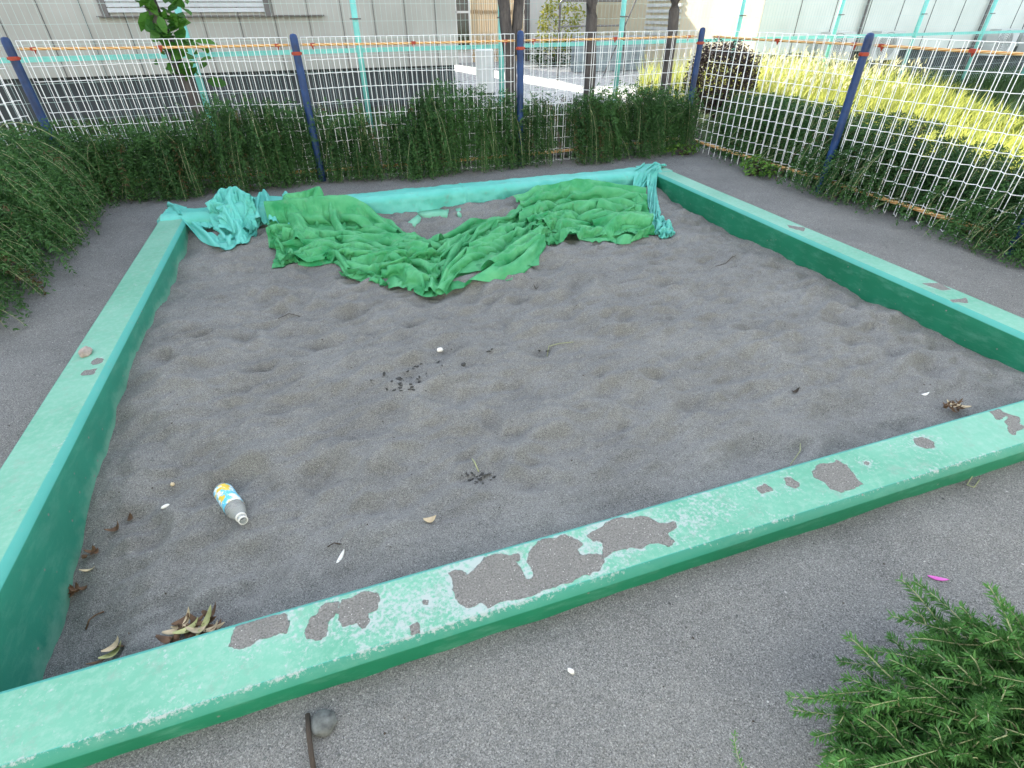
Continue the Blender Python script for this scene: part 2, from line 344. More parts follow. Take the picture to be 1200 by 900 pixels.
# ------------------------------------------------------------------ sandbox frame
def polydist(P, poly):      # signed distance (inside negative), P (n,2)
    poly = np.asarray(poly, float); A = poly; B = np.roll(poly, -1, 0); d = np.full(len(P), 1e9); ins = np.zeros(len(P), bool)
    for a, b in zip(A, B):
        ab = b - a; t = np.clip(((P - a) @ ab) / (ab @ ab + 1e-12), 0, 1); q = a + t[:, None] * ab
        d = np.minimum(d, np.hypot(*(P - q).T))
        c = ((a[1] > P[:, 1]) != (b[1] > P[:, 1])); ins ^= c & (P[:, 0] < (b[0]-a[0]) * (P[:, 1]-a[1]) / (b[1]-a[1] + 1e-12) + a[0])
    return np.where(ins, -d, d)
def pz(pts, ox, oy, s): return [at(ox + x / s, oy + y / s, BT)[:2] for x, y in pts]
T1 = lambda p: pz(p, 500, 580, 3.4286)
T2 = lambda p: pz(p, 250, 560, 3.0)
T3 = lambda p: pz(p, 800, 300, 3.0)
BARE = [
 T1([(100,310),(120,300),(145,312),(150,330),(200,300),(240,255),(290,238),(330,245),(365,240),(368,252),(340,258),(375,300),(390,340),(420,342),(430,310),(410,255),(420,215),(470,185),(540,165),(600,180),(618,195),(598,225),(608,252),(660,235),(700,240),(710,260),(690,300),(640,315),(590,325),(580,345),(480,375),(380,405),(250,450),(240,435),(215,428),(170,445),(130,420),(112,370),(118,340)]),
 T1([(645,160),(700,130),(760,100),(820,92),(870,85),(940,110),(995,115),(1000,128),(960,150),(990,180),(975,200),(930,185),(850,205),(780,210),(712,240),(722,210),(708,186),(670,178)]),
 T2([(62,548),(80,530),(130,515),(200,490),(250,483),(262,510),(255,535),(210,550),(150,562),(130,582),(90,590),(65,580)]),
 T2([(333,540),(345,505),(370,465),(400,440),(440,435),(435,465),(400,500),(385,545),(355,563),(338,557)]),
 T2([(447,455),(460,430),(500,410),(550,398),(580,410),(585,435),(570,460),(540,470),(545,500),(525,520),(505,500),(460,508),(450,490)]),
 T2([(695,520),(715,512),(718,540),(697,545)]), T2([(740,434),(750,434),(750,443),(741,443)]),
 T3([(458,760),(480,735),(530,728),(545,718),(575,735),(595,765),(625,800),(590,810),(560,828),(520,812),(495,790),(470,780)]),
 T3([(263,815),(285,803),(308,818),(285,832)]), T3([(360,785),(380,780),(412,800),(390,815),(365,800)]),
 T3([(820,645),(840,638),(880,652),(880,668),(850,670),(825,660)]), T3([(1080,545),(1120,540),(1140,555),(1110,572)]),
 T3([(1140,585),(1150,560),(1180,565),(1192,600),(1160,628),(1145,615)]), T3([(645,720),(655,722),(652,732),(644,730)]),
 T3([(845,97),(900,95),(940,115),(910,119)]), T3([(945,155),(995,150),(1000,162),(950,162)]),
 pz([(370,790),(430,800),(425,812),(380,800)], 800, 0, 3.0),
 pz([(162,350),(180,332),(240,325),(225,350),(170,355)], 60, 360, 4.5), pz([(215,285),(240,268),(275,275),(265,292),(230,298)], 60, 360, 4.5),
]
WEAR = [  # centre px, radius m, strength
 (480, 715, .22, .55), (560, 690, .30, .55), (520, 700, .3, .35), (625, 655, .15, .5), (700, 620, .2, .5), (800, 600, .18, .5), (850, 590, .25, .42), (400, 720, .18, .35), (330, 745, .2, .35), (900, 560, .2, .3),
 (200, 790, .25, .27), (90, 830, .3, .25), (1060, 520, .3, .3), (160, 333, .05, .4), (138, 360, .04, .55), (145, 378, .04, .3), (115, 420, .05, .35), (70, 520, .05, .4), (66, 545, .035, .5), (40, 580, .04, .45),
 (935, 265, .06, .35), (1100, 335, .12, .3)]
def beam(name, axis_, lo, hi, a, b, parent):
    # cross-section: outer bottom .. outer face .. chamfer .. top .. chamfer .. inner face
    nt = 34
    prof = [(a - CH, -.35), (a - CH, -.2), (a - CH, -.1), (a - CH, -.05), (a - CH, 0.0), (a - CH, BT - CH - .004), (a - CH + .001, BT - CH)]
    prof += [(a - .001, BT - .001), (a + .002, BT)] + [(a + (b - a) * k / nt, BT) for k in range(1, nt)] + [(b - .002, BT), (b + .001, BT - .001)]
    prof += [(b + CH - .001, BT - CH), (b + CH, BT - CH - .004), (b + CH, 0.0), (b + CH, -.05), (b + CH, -.1), (b + CH, -.2), (b + CH, -.35)]
    if name in ('near', 'left'): pass
    prof = np.array(prof); n = int((hi - lo) / .0055); ls = np.linspace(lo, hi, n)
    LL, PP = np.meshgrid(ls, prof[:, 0], indexing='ij'); ZZ = np.broadcast_to(prof[:, 1], LL.shape).copy()
    PP = PP + .006 * (fbm(LL, PP * 0, .7, 3, hash(name) % 7)) * 1.0
    X, Y = (LL, PP) if axis_ == 'x' else (PP, LL)
    ZZ = ZZ + .003 * fbm(LL, PP, 1.3, 3, 1) * (ZZ > BT - .05)
    P = np.stack([X.ravel(), Y.ravel()], -1); top = np.broadcast_to(prof[:, 1] > BT - .003, LL.shape).ravel()
    Pn = P + np.stack([fbm(P[:, 0], P[:, 1], 30, 3, 1), fbm(P[:, 0], P[:, 1], 30, 3, 4)], -1) * .016
    sd = np.full(len(P), 1.)
    for poly in BARE:
        c = np.mean(poly, 0); r = np.max(np.hypot(*(np.array(poly) - c).T)) + .06
        k = np.where(np.hypot(*(P - c).T) < r)[0]
        if len(k): sd[k] = np.minimum(sd[k], polydist(Pn[k], poly))
    bare = np.clip(.5 - (sd - .004) / .032, 0, 1) * top
    wear = np.zeros(len(P))
    for px, py, r, s in WEAR:
        q = at(px, py, BT); wear = np.maximum(wear, s * np.exp(-((P[:, 0]-q[0])**2 + (P[:, 1]-q[1])**2) / r**2))
    wear = wear + .22 * np.exp(-np.maximum(sd, 0) / .02)
    if name_near[0] == name or True:
        edge = np.minimum(np.abs(PP - a), 9).ravel(); wear = wear + (.36 * np.clip(1.6 * vnoise(LL, PP * 0, 2.2, 5).ravel() - .3, 0, 1) if axis_ == 'x' and a < 2 else .1) * np.exp(-(edge / .0045)**2)
    wear = wear * top
    ftone = np.array([0]*6 + [.05] + [1]*(len(prof) - 13) + [.55] + [0]*5, float) if True else None
    ftone = np.zeros(len(prof)); zt = prof[:, 1] > BT - .003; ftone[zt] = 1.0  # tone per face stands in for its light: uprights dark, tops pale
    ftone[np.isclose(prof[:, 1], BT - CH)] = .5; ftone[np.isclose(prof[:, 1], BT - .001)] = .5; ftone[np.isclose(prof[:, 1], BT - CH - .004)] = .0
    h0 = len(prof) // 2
    if name == 'near': ftone[:h0][~zt[:h0] | np.isclose(prof[:h0, 1], BT - .001)] *= .36  # near outer chamfer painted darker, as if less lit
    if name == 'left': ftone[h0:][ftone[h0:] < .05] = .13  # left inner upright painted lighter, as if better lit
    face_tone = np.broadcast_to(ftone, LL.shape).ravel()
    dust = (np.exp(-np.maximum(ZZ - sand_z(X, Y), 0) / .05) * (1.0 if name == 'left' else .45)).ravel() * (~top)
    ZZ = ZZ - (bare * .0035).reshape(ZZ.shape)
    return npmesh('curb', np.stack([X, Y, ZZ], -1).reshape(-1, 3), gridfaces(n, len(prof))[:, ::-1] if axis_ == 'x' else gridfaces(n, len(prof)), M['paint'], parent, smooth=False, attrs={'bare': bare, 'wear': wear, 'face_tone': face_tone, 'dust': dust})
name_near = ['near']
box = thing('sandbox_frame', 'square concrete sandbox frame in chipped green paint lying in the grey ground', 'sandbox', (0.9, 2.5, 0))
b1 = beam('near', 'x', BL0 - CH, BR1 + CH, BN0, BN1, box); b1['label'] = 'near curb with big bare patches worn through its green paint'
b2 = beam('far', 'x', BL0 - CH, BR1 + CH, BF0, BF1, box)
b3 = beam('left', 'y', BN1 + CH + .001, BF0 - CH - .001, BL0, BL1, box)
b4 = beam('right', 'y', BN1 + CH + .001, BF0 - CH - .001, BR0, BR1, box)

# ------------------------------------------------------------------ crumpled cloth (relaxed particle sheets)
def up2(A):
    n, m = A.shape[:2]; B = np.zeros((2*n-1, m) + A.shape[2:]); B[::2] = A; B[1::2] = (A[1:] + A[:-1]) / 2
    C = np.zeros((2*n-1, 2*m-1) + A.shape[2:]); C[:, ::2] = B; C[:, 1::2] = (B[:, 1:] + B[:, :-1]) / 2; return C
def relax(X, rs, rt, kb):
    n, m = X.shape[:2]
    def fix(P, Q, rest, k, mn):
        d = Q - P; l = np.sqrt((d*d).sum(-1, keepdims=True)) + 1e-9; e = (l - rest) / l
        if mn: e = np.minimum(e, 0)
        return .5 * k * e * d
    def gi(di, dj, rest, k, mn=False):
        j0, j1 = (slice(0, m - dj), slice(dj, m)) if dj >= 0 else (slice(-dj, m), slice(0, m + dj))
        for c in range(2):
            i = np.arange(n - di); i = i[((i // di) % 2) == c]
            cc = fix(X[i, j0], X[i + di, j1], rest, k, mn); X[i, j0] += cc; X[i + di, j1] -= cc
    def gj(dj, rest, k, mn=False):
        for c in range(2):
            j = np.arange(m - dj); j = j[((j // dj) % 2) == c]
            cc = fix(X[:, j], X[:, j + dj], rest, k, mn); X[:, j] += cc; X[:, j + dj] -= cc
    gi(1, 0, rs, 1.); gj(1, rt, 1.); rd = math.hypot(rs, rt); gi(1, 1, rd, .5); gi(1, -1, rd, .5); gi(2, 0, 2*rs, kb, True); gj(2, 2*rt, kb, True)
def crumple(fn, n, m, Ls, Lt, levels, seed, zmax=.1, its=(90, 70, 50, 35, 20), ground=None, grav=.0004, hold=.03, amp=.07, warp=.06):
    r = np.random.default_rng(seed); s, t = np.meshgrid(np.linspace(0, 1, n), np.linspace(0, 1, m), indexing='ij')
    U, Vv = fn(s, t)
    if Ls < 0: Ls = -Ls * np.hypot(np.diff(U, axis=0), np.diff(Vv, axis=0)).sum(0).mean()
    if Lt < 0: Lt = -Lt * np.hypot(np.diff(U, axis=1), np.diff(Vv, axis=1)).sum(1).mean()
    X = np.stack([U, Vv, np.full_like(U, .01)], -1); X[..., 2] += ground(X[..., 0], X[..., 1]); X0 = X.copy()
    X[..., 2] += r.random((n, m)) * amp; X[..., :2] += r.normal(0, warp, (n, m, 2))
    for L in range(levels):
        sl = (1., 1., .97, .94, .92)[L]; rs, rt = sl * Ls / (n - 1), sl * Lt / (m - 1)
        for it in range(its[L]):
            X[..., 2] -= grav; X[..., :2] += (X0[..., :2] - X[..., :2]) * hold
            relax(X, rs, rt, .3 if L < 2 else .18)
            g = ground(X[..., 0], X[..., 1]); h = X[..., 2] - g - .007
            X[..., 2] = np.where(h < 0, g + .007 - h * .15, X[..., 2]); h = X[..., 2] - g
            X[..., 2] = np.where(h > zmax, g + zmax + (h - zmax) * .6, X[..., 2])
        if L < levels - 1:
            X = up2(X); X0 = up2(X0); n, m = X.shape[:2]; X += r.normal(0, .0012, X.shape)
    return X
def coarse(fz, x0, x1, y0, y1, n=160):        # cheap lookup of a height function
    xs = np.linspace(x0, x1, n); ys = np.linspace(y0, y1, n); T = fz(*np.meshgrid(xs, ys, indexing='ij'))
    def g(x, y):
        i = np.clip((x - x0) / (x1 - x0) * (n - 1), 0, n - 1.001); j = np.clip((y - y0) / (y1 - y0) * (n - 1), 0, n - 1.001)
        a = i.astype(int); b = j.astype(int); fx = i - a; fy = j - b
        return (T[a, b]*(1-fx) + T[a+1, b]*fx)*(1-fy) + (T[a, b+1]*(1-fx) + T[a+1, b+1]*fx)*fy
    return g
def bed(x, y):                                 # what the cloth lies on: sand, or the far and left beam tops
    z = np.where((x > BL1 - .03) & (x < BR0 + .03) & (y < BF0), sand_z(x, y), 0.)
    b = np.clip(1 - np.maximum(np.maximum(BF0 - .002 - y, y - BF1), 0) / .03, 0, 1); c = np.clip(1 - np.maximum(np.maximum(BL0 - x, x - BL1), 0) / .03, 0, 1)
    return np.maximum(z + 0 * x, -.35 + (BT + .005 + .35) * np.maximum(b, c))
BEDG = coarse(bed, -1.6, 3.2, 3.0, 4.7, 340)
def softbed(x, y):
    z = sand_z(x, np.minimum(y, BF0)); b = np.clip(1 - np.maximum(BF0 - .002 - y, 0) / .16, 0, 1); b = b*b*(3-2*b); return z + (BT + .008 - z) * b
BEDS = coarse(softbed, -1.6, 3.2, 3.0, 4.7, 240)
def curve(pts): pts = np.array(pts, float); return lambda s: (np.interp(s, np.linspace(0, 1, len(pts)), pts[:, 0]), np.interp(s, np.linspace(0, 1, len(pts)), pts[:, 1]))
def px_region(lower, upper, z):                # two chains of photo points -> floor region
    lo = curve([at(x, y, z)[:2] for x, y in lower]); hi = curve([at(x, y, z)[:2] for x, y in upper])
    def fn(s, t):
        a = lo(s); b = hi(s); return a[0] + (b[0]-a[0])*t, a[1] + (b[1]-a[1])*t
    return fn
def cloth_obj(name, sheets, m, parent=None):
    Vs, Fs, o = [], [], 0
    for X in sheets:
        n, k = X.shape[:2]; Vs.append(X.reshape(-1, 3)); Fs.append(gridfaces(n, k) + o); o += n * k
    ob = npmesh(name, np.concatenate(Vs), np.concatenate(Fs), m, parent, smooth=True)
    return ob
UP = lambda d: (lambda x, y: BEDS(x, y) + d)
net = cloth_obj('net_cover', [
 crumple(px_region([(322,304),(345,302),(385,300),(420,302),(470,300)], [(318,262),(360,258),(400,256),(440,260),(470,272)], -.03), 14, 7, -1.3, -2.0, 5, 3, .09, ground=BEDS, warp=.06, amp=.05, hold=.02),
 crumple(px_region([(392,308),(402,321),(440,327),(462,329),(492,339),(508,349),(530,333),(575,331),(610,321),(634,296)], [(400,276),(440,272),(470,284),(500,282),(530,278),(560,264),(590,252),(612,250),(624,250),(640,256)], -.04), 18, 8, -1.3, -1.9, 5, 8, .085, ground=BEDS, warp=.07, amp=.05, hold=.02),
 crumple(px_region([(634,279),(660,280),(690,276),(730,275),(764,272)], [(608,246),(640,236),(670,233),(710,230),(758,233)], -.03), 13, 8, -1.3, -2.1, 5, 15, .10, ground=BEDS, warp=.06, amp=.05, hold=.02),
 crumple(px_region([(318,278),(324,264),(342,256),(372,252)], [(372,290),(392,284),(404,272),(398,256)], -.02), 7, 6, -1.3, -1.6, 5, 31, .11, ground=UP(.02), warp=.05, amp=.08, hold=.02),
 crumple(px_region([(330,306),(322,292),(336,280)], [(390,299),(394,285),(382,272)], -.03), 6, 6, -1.6, -1.3, 5, 37, .09, ground=UP(.02), warp=.05, amp=.06, hold=.02),
 crumple(px_region([(398,320),(430,294),(470,270)], [(470,320),(505,300),(520,282)], -.03), 8, 7, -1.5, -1.3, 5, 41, .10, ground=UP(.02), warp=.06, amp=.06, hold=.02),
 crumple(px_region([(496,341),(512,349),(528,329)], [(520,286),(545,282),(560,284)], -.03), 5, 8, -1.7, -1.2, 5, 43, .09, ground=UP(.02), warp=.04, amp=.06, hold=.02),
 crumple(px_region([(540,322),(556,292),(570,266)], [(626,310),(634,282),(630,258)], -.03), 8, 7, -1.3, -1.5, 5, 47, .10, ground=UP(.02), warp=.06, amp=.06, hold=.02),
 crumple(px_region([(612,246),(608,260),(618,270)], [(664,240),(672,258),(660,270)], -.02), 6, 6, -1.3, -1.5, 5, 53, .11, ground=UP(.02), warp=.05, amp=.07, hold=.02),
 crumple(px_region([(700,272),(694,254),(706,238)], [(752,270),(768,256),(752,238)], -.02), 6, 6, -1.5, -1.3, 5, 59, .11, ground=UP(.02), warp=.05, amp=.07, hold=.02),
], M['net'])
tag(net, 'crumpled bright green net cover heaped on the sand along the far beam', 'net cover')
tarp = thing('tarp', 'turquoise tarp draped over the far beam, bunched up at its left end', 'tarp', (.9, 4.23, BT))
def drape():
    n, m = 420, 26; us = np.linspace(-1.12, 2.80, n)
    prof = np.array([(BF1+.028, -.005), (BF1+.024, .03), (BF1+.020, BT-.012), (BF1+.004, BT+.006), (BF1-.03, BT+.008), (BF0+.08, BT+.007), (BF0+.035, BT+.008), (BF0-.004, BT+.006), (BF0-.026, BT-.015), (BF0-.03, .01), (BF0-.036, -.04), (BF0-.045, -.10), (BF0-.05, -.16)])
    d = np.r_[0, np.cumsum(np.hypot(*np.diff(prof, axis=0).T))]; q = np.linspace(0, d[-1], m)
    pv = np.interp(q, d, prof[:, 0]); pzv = np.interp(q, d, prof[:, 1])
    U, Q = np.meshgrid(us, q, indexing='ij'); VV = np.broadcast_to(pv, U.shape).copy(); ZZ = np.broadcast_to(pzv, U.shape).copy()
    w = .5 - np.abs(fbm(U + Q * .7, Q, 4.5, 4, 2)) * 2; w2 = .5 - np.abs(fbm(U * 1.0 - Q * 1.4, Q * 2, 9, 3, 5)) * 2
    k = .016 * w + .011 * w2; side = np.clip((BF0 + .01 - VV) / .04, 0, 1)
    ZZ += (1 - side) * np.maximum(k + .004, -.004); VV -= side * np.maximum(k * 1.6 + .006, -.003)
    cre = np.exp(-((U - 1.02 + Q*.02) / .006)**2); ZZ += cre * .008 * (1 - side); VV -= cre * side * .012
    VV += .012 * fbm(U, U * 0, 1.1, 3, 3)
    return np.stack([U, VV, ZZ], -1)
cloth_obj('draped_sheet', [drape()], M['tarp'], tarp)
cloth_obj('bunched_end', [
 crumple(px_region([(256,272),(270,279),(288,277),(299,266)], [(253,252),(266,246),(284,243),(300,250)], .02), 6, 6, -1.6, -1.6, 5, 5, .14, ground=BEDS, warp=.05, amp=.12, hold=.02),
 crumple(px_region([(262,264),(278,268),(294,261)], [(262,250),(282,244),(298,248)], .04), 5, 5, -1.6, -1.6, 5, 77, .11, ground=UP(.05), warp=.04, amp=.1, hold=.02),
 crumple(px_region([(197,254),(215,256),(235,262),(256,260)], [(195,248),(212,243),(232,242),(258,244)], BT), 12, 4, .55, .2, 4, 6, .05, ground=BEDG, warp=.015, amp=.03),
 crumple(px_region([(198,254),(215,262),(230,276),(248,284),(272,286),(292,278),(303,258)], [(204,252),(222,258),(238,272),(254,277),(272,278),(286,268),(296,250)], .0), 26, 4, 1.1, .17, 3, 9, .06, ground=BEDG, warp=.01, amp=.03),
 crumple(px_region([(296,262),(310,260),(322,262),(338,262)], [(298,240),(312,236),(326,238),(340,240)], .03), 8, 6, .5, .42, 4, 12, .08, ground=BEDS, warp=.03),
], M['tarp'], tarp)
cloth_obj('folded_corner', [
 crumple(px_region([(742,214),(752,212),(764,205),(772,199)], [(748,197),(757,194),(768,194),(778,196)], BT), 7, 7, -1.15, -1.3, 4, 21, .03, ground=BEDS, warp=.02, amp=.02),
 crumple(px_region([(758,216),(760,228),(763,242),(766,252),(772,264),(786,264)], [(769,202),(770,215),(771,232),(774,244),(784,252),(789,258)], .0), 10, 5, -1.2, -1.5, 5, 23, .05, ground=BEDS, warp=.015, amp=.03)], M['tarp'], tarp)
for (pts, lab) in [(((489,250),(503,245),(526,246),(524,256),(508,254),(500,256)), 'faded green tarp scrap half buried in sand below the turquoise sheet'), (((534,246),(540,246),(541,253),(537,252)), 'tiny green tarp shred on the sand right of the larger scrap'), (((478,262),(490,252),(494,256),(486,266)), 'narrow green tarp shred on the sand beside the net heap')]:
    P = [on_sand(*p) for p in pts]; c = np.mean(P, 0); b = MB()
    nn = len(P); b.add([c + (0, 0, .014)] + [tuple(np.array(p) + (0, 0, .006 + .004 * (i % 2))) for i, p in enumerate(P)] + [tuple(np.array(p) - (0, 0, .012)) for p in P],
        [(0, 1 + i, 1 + (i + 1) % nn) for i in range(nn)] + [(1 + i, 1 + nn + i, 1 + nn + (i + 1) % nn, 1 + (i + 1) % nn) for i in range(nn)])
    tag(b.build('tarp_scrap', M['paletarp'], smooth=True), lab, 'tarp scrap', 'torn tarp scraps on the sand')

# ------------------------------------------------------------------ foliage builders
def bez(P, n):
    t = np.linspace(0, 1, n)[:, None]; P = np.asarray(P, float)
    return (1-t)**3*P[0] + 3*(1-t)**2*t*P[1] + 3*(1-t)*t*t*P[2] + t**3*P[3]
def needles(curves, rng, length, width, per_m, spread=1.0, taper=True):
    """narrow leaves set all round each twig; returns verts, quads, tint"""
    Vs, T = [], []
    for C in curves:
        d = np.diff(C, axis=0); L = np.hypot(np.hypot(d[:, 0], d[:, 1]), d[:, 2]); cum = np.r_[0, np.cumsum(L)]
        k = max(4, int(cum[-1] * per_m)); q = np.sort(rng.uniform(.02, 1, k)) * cum[-1]
        i = np.clip(np.searchsorted(cum, q) - 1, 0, len(L) - 1); f = (q - cum[i]) / (L[i] + 1e-9)
        p = C[i] + d[i] * f[:, None]; t = d[i] / (L[i][:, None] + 1e-9)
        r = rng.normal(size=(k, 3)); r -= (r*t).sum(1, keepdims=True)*t; r /= np.linalg.norm(r, axis=1, keepdims=True)
        dr = t * rng.uniform(.35, 1.0, (k, 1)) + r * spread; dr /= np.linalg.norm(dr, axis=1, keepdims=True)
        s = np.cross(dr, rng.normal(size=(k, 3))); s /= np.linalg.norm(s, axis=1, keepdims=True)
        ln = length * rng.uniform(.6, 1.15, (k, 1)) * (np.clip(1.35 - .6 * (q / cum[-1]), .5, 1)[:, None] if taper else 1); w = width * rng.uniform(.7, 1.2, (k, 1))
        Vs.append(np.stack([p, p + dr*ln*.5 + s*w*.5, p + dr*ln, p + dr*ln*.5 - s*w*.5], 1))
        base = rng.uniform(0, .25) + .55 * float(np.clip(vnoise(C[-1, 0], C[-1, 1] + C[-1, 2], 3.2, 4) * 1.7 - .35, 0, 1)); T.append(np.repeat(np.clip(base + rng.uniform(0, .3, k) + .5*(q/cum[-1])**2, 0, 1), 4))
    T = [np.full_like(q_, 2.) if length > .03 and rng.random() < .025 else q_ for q_ in T]
    Vv = np.concatenate(Vs).reshape(-1, 3); return Vv, np.arange(len(Vv)).reshape(-1, 4), np.concatenate(T)
def stems(curves, r0, r1, n=4):
    Vs, Fs, o = [], [], 0
    for C in curves:
        t = np.gradient(C, axis=0); t /= np.linalg.norm(t, axis=1, keepdims=True) + 1e-9
        a = np.cross(t, [.31, .2, .93]); a /= np.linalg.norm(a, axis=1, keepdims=True) + 1e-9; b = np.cross(t, a); k = len(C)
        rr = np.linspace(r0, r1, k)[:, None, None]; w = 2*np.pi*np.arange(n)/n
        Vs.append((C[:, None] + rr*(a[:, None]*np.cos(w)[:, None] + b[:, None]*np.sin(w)[:, None])).reshape(-1, 3))
        i = np.arange(k*n).reshape(k, n); j = np.roll(i, -1, 1); Fs.append(np.stack([i[:-1], j[:-1], j[1:], i[1:]], -1).reshape(-1, 4) + o); o += k*n
    return np.concatenate(Vs), np.concatenate(Fs)
def shrub(name, label, cat, base, curves, rng, ln, wd, per, mat, group=None, stem_every=3, sr=.003, spread=1., smat='stem'):
    t = thing(name, label, cat, base, group); Vv, F_, T = needles(curves, rng, ln, wd, per, spread)
    npmesh('foliage', Vv, F_, M[mat], t, attrs={'tint': T})
    Vv, F_ = stems(curves[::stem_every], sr, sr * .4); npmesh('stems', Vv, F_, M[smat], t); return t
def leaves(P, rng, size, asp=.5, up=.4):       # broad leaves centred on points P
    k = len(P); d = rng.normal(size=(k, 3)); d[:, 2] = d[:, 2]*.5 - .2; d /= np.linalg.norm(d, axis=1, keepdims=True)
    nrm = rng.normal(size=(k, 3)) + [0, 0, up*3]; s = np.cross(d, nrm); s /= np.linalg.norm(s, axis=1, keepdims=True); nn = np.cross(s, d)
    L = size * rng.uniform(.6, 1.2, (k, 1)); W = L * asp; P = np.asarray(P)
    V_ = np.stack([P, P+d*L*.3+s*W*.45+nn*L*.06, P+d*L*.7+s*W*.38+nn*L*.03, P+d*L-nn*L*.08, P+d*L*.7-s*W*.38+nn*L*.03, P+d*L*.3-s*W*.45+nn*L*.06, P+d*L*.5-nn*L*.03], 1).reshape(-1, 3)
    o = np.arange(k)[:, None]*7; F_ = np.concatenate([o + np.array(q) for q in ((0, 1, 6, 5), (1, 2, 6, 6), (2, 3, 4, 6), (4, 5, 6, 6))])
    return V_, F_, np.repeat(rng.uniform(0, 1, k), 7)
def leafmesh(name, P, rng, size, asp, mat, parent=None, up=.4):
    V_, F_, T = leaves(P, rng, size, asp, up); me = bpy.data.meshes.new(name)
    me.from_pydata(V_.tolist(), [], [tuple(dict.fromkeys(f)) for f in F_.tolist()])
    a = me.attributes.new('tint', 'FLOAT', 'POINT'); a.data.foreach_set('value', T.astype(np.float32)); return link(name, me, M[mat], parent)

# ------------------------------------------------------------------ rosemary hedges
rng = np.random.default_rng(11)
HT = ([-2.2, -1.6, -1.04, -.47, .23, .7, 1.1, 1.6, 2.07, 2.6, 3.15, 3.8], [.50, .53, .58, .66, .55, .55, .67, .62, .53, .54, .56, .5])
def back_curves(u0, u1, n, dens_gap):
    out = []
    while len(out) < n:
        u = rng.uniform(u0, u1)
        if any(abs(u - g) < w for g, w in dens_gap) and rng.random() < .93: continue
        h = np.interp(u, *HT) * rng.uniform(.35, 1.06); r = rng.uniform(.04, .16) + .20 * float(vnoise(u, 0, 4.2, 2)); h *= .82 + .36 * float(vnoise(u, 3, 3.4, 6)); v0 = 5.22 + rng.uniform(-.06, .14)
        if rng.random() < .26:      # upright sprigs among the wires
            a = np.array([u, v0 - .05, h*.6]); out.append(bez([a, a + (rng.normal(0, .03), -.03, .10), a + (rng.normal(0, .06), -.05, .21), a + (rng.normal(0, .09), -.07 - r*.35, rng.uniform(.18, .33))], 9)); continue
        z1 = max(.015, h - rng.uniform(.25, .7)); du = rng.normal(0, .07)
        out.append(bez([(u, v0, h*.8), (u + du*.3, v0 - r*.5, h + .06), (u + du*.8, v0 - r*1.0, h*.7 + .0), (u + du, v0 - r*1.1 - .02, z1)], 13))
    return out
labs = ['drooping dark rosemary bush at the left end of the back fence', 'drooping rosemary bush beside the first blue post of the back fence', 'drooping rosemary bush left of the gap that bares the fence foot',
        'tall dense rosemary bush right of the bare fence foot', 'rosemary bush hanging round the middle blue post with a white bit on it', 'sparse rosemary bush with white wire showing through beside the middle post', 'dark rosemary bush filling the back right corner of the fence']
edges = [-2.15, -1.1, -.35, .38, 1.0, 1.75, 2.55, 3.72]
for i, lab in enumerate(labs):
    u0, u1 = edges[i], edges[i+1]; n = int((u1 - u0) * 520 * (.6 if i == 5 else 1))
    shrub('rosemary_bush', lab, 'rosemary', ((u0+u1)/2, 5.2, 0), back_curves(u0 - .06, u1 + .06, n, [(.50, .08), (2.22, .09), (-.03, .035)]), rng, .036, .0085, 140, 'rosemary', 'rosemary along the back fence', 7, .0024)
cs = []
for _ in range(1300):                              # big clump on the left, strands combed to the right
    v = rng.uniform(2.9, 4.95); u = rng.uniform(-2.55, -1.85); h = rng.uniform(.1, .60) * (1 - .25 * max(0, (3.6 - v))); r = rng.uniform(.15, .55)
    ue = min(u + r, -1.50 - .1*abs(v - 3.7) + rng.normal(0, .04)); dv = rng.normal(-.12, .12)
    cs.append(bez([(u, v, h), (u + r*.3, v + dv*.3, h + .12), (ue - .05, v + dv*.7, h*.8), (ue, v + dv, max(.015, h - rng.uniform(.1, .45)))], 13))
shrub('rosemary_bush', 'large shaggy rosemary clump at the left edge with strands combed sideways', 'rosemary', (-2.0, 4.0, 0), cs, rng, .036, .0085, 140, 'rosemary', None, 3, .0022)
rlabs = ['dark rosemary bush behind the right fence nearest its far corner', 'dark rosemary bush behind the right fence left of the blue post', 'rosemary bush spilling under the right fence beside the blue post', 'dark rosemary bush behind the near panel of the right fence', 'rosemary bush poking through the right fence at the edge of the photo']
re = [5.0, 4.2, 3.55, 2.95, 2.2, 1.35]
for i, lab in enumerate(rlabs):
    cs = []; v1, v0 = re[i], re[i+1]
    for _ in range(int((v1 - v0) * 760)):
        v = rng.uniform(v0, v1); u = rng.uniform(3.98, 4.55); h = rng.uniform(.1, .52) * (1.0 if i < 3 else .8); r = rng.uniform(.1, .38); front = rng.random() < {2: .26, 4: .34}.get(i, .05)
        u2 = (3.86 - rng.uniform(.0, .24) if front else max(u - r, 3.9)); dv = rng.normal(0, .12)
        if front: u = 4.0 + rng.random()*.15; h *= .8
        cs.append(bez([(u, v, h), (u - .1, v + dv*.3, h + .12), (u2 + .05, v + dv*.7, h), (u2, v + dv, max(.02, h - rng.uniform(.05, .5)))], 12))
    shrub('rosemary_bush', lab, 'rosemary', (4.2, (v0+v1)/2, 0), cs, rng, .036, .0085, 140, 'rosemary', 'rosemary behind the right fence', 4, .0024)
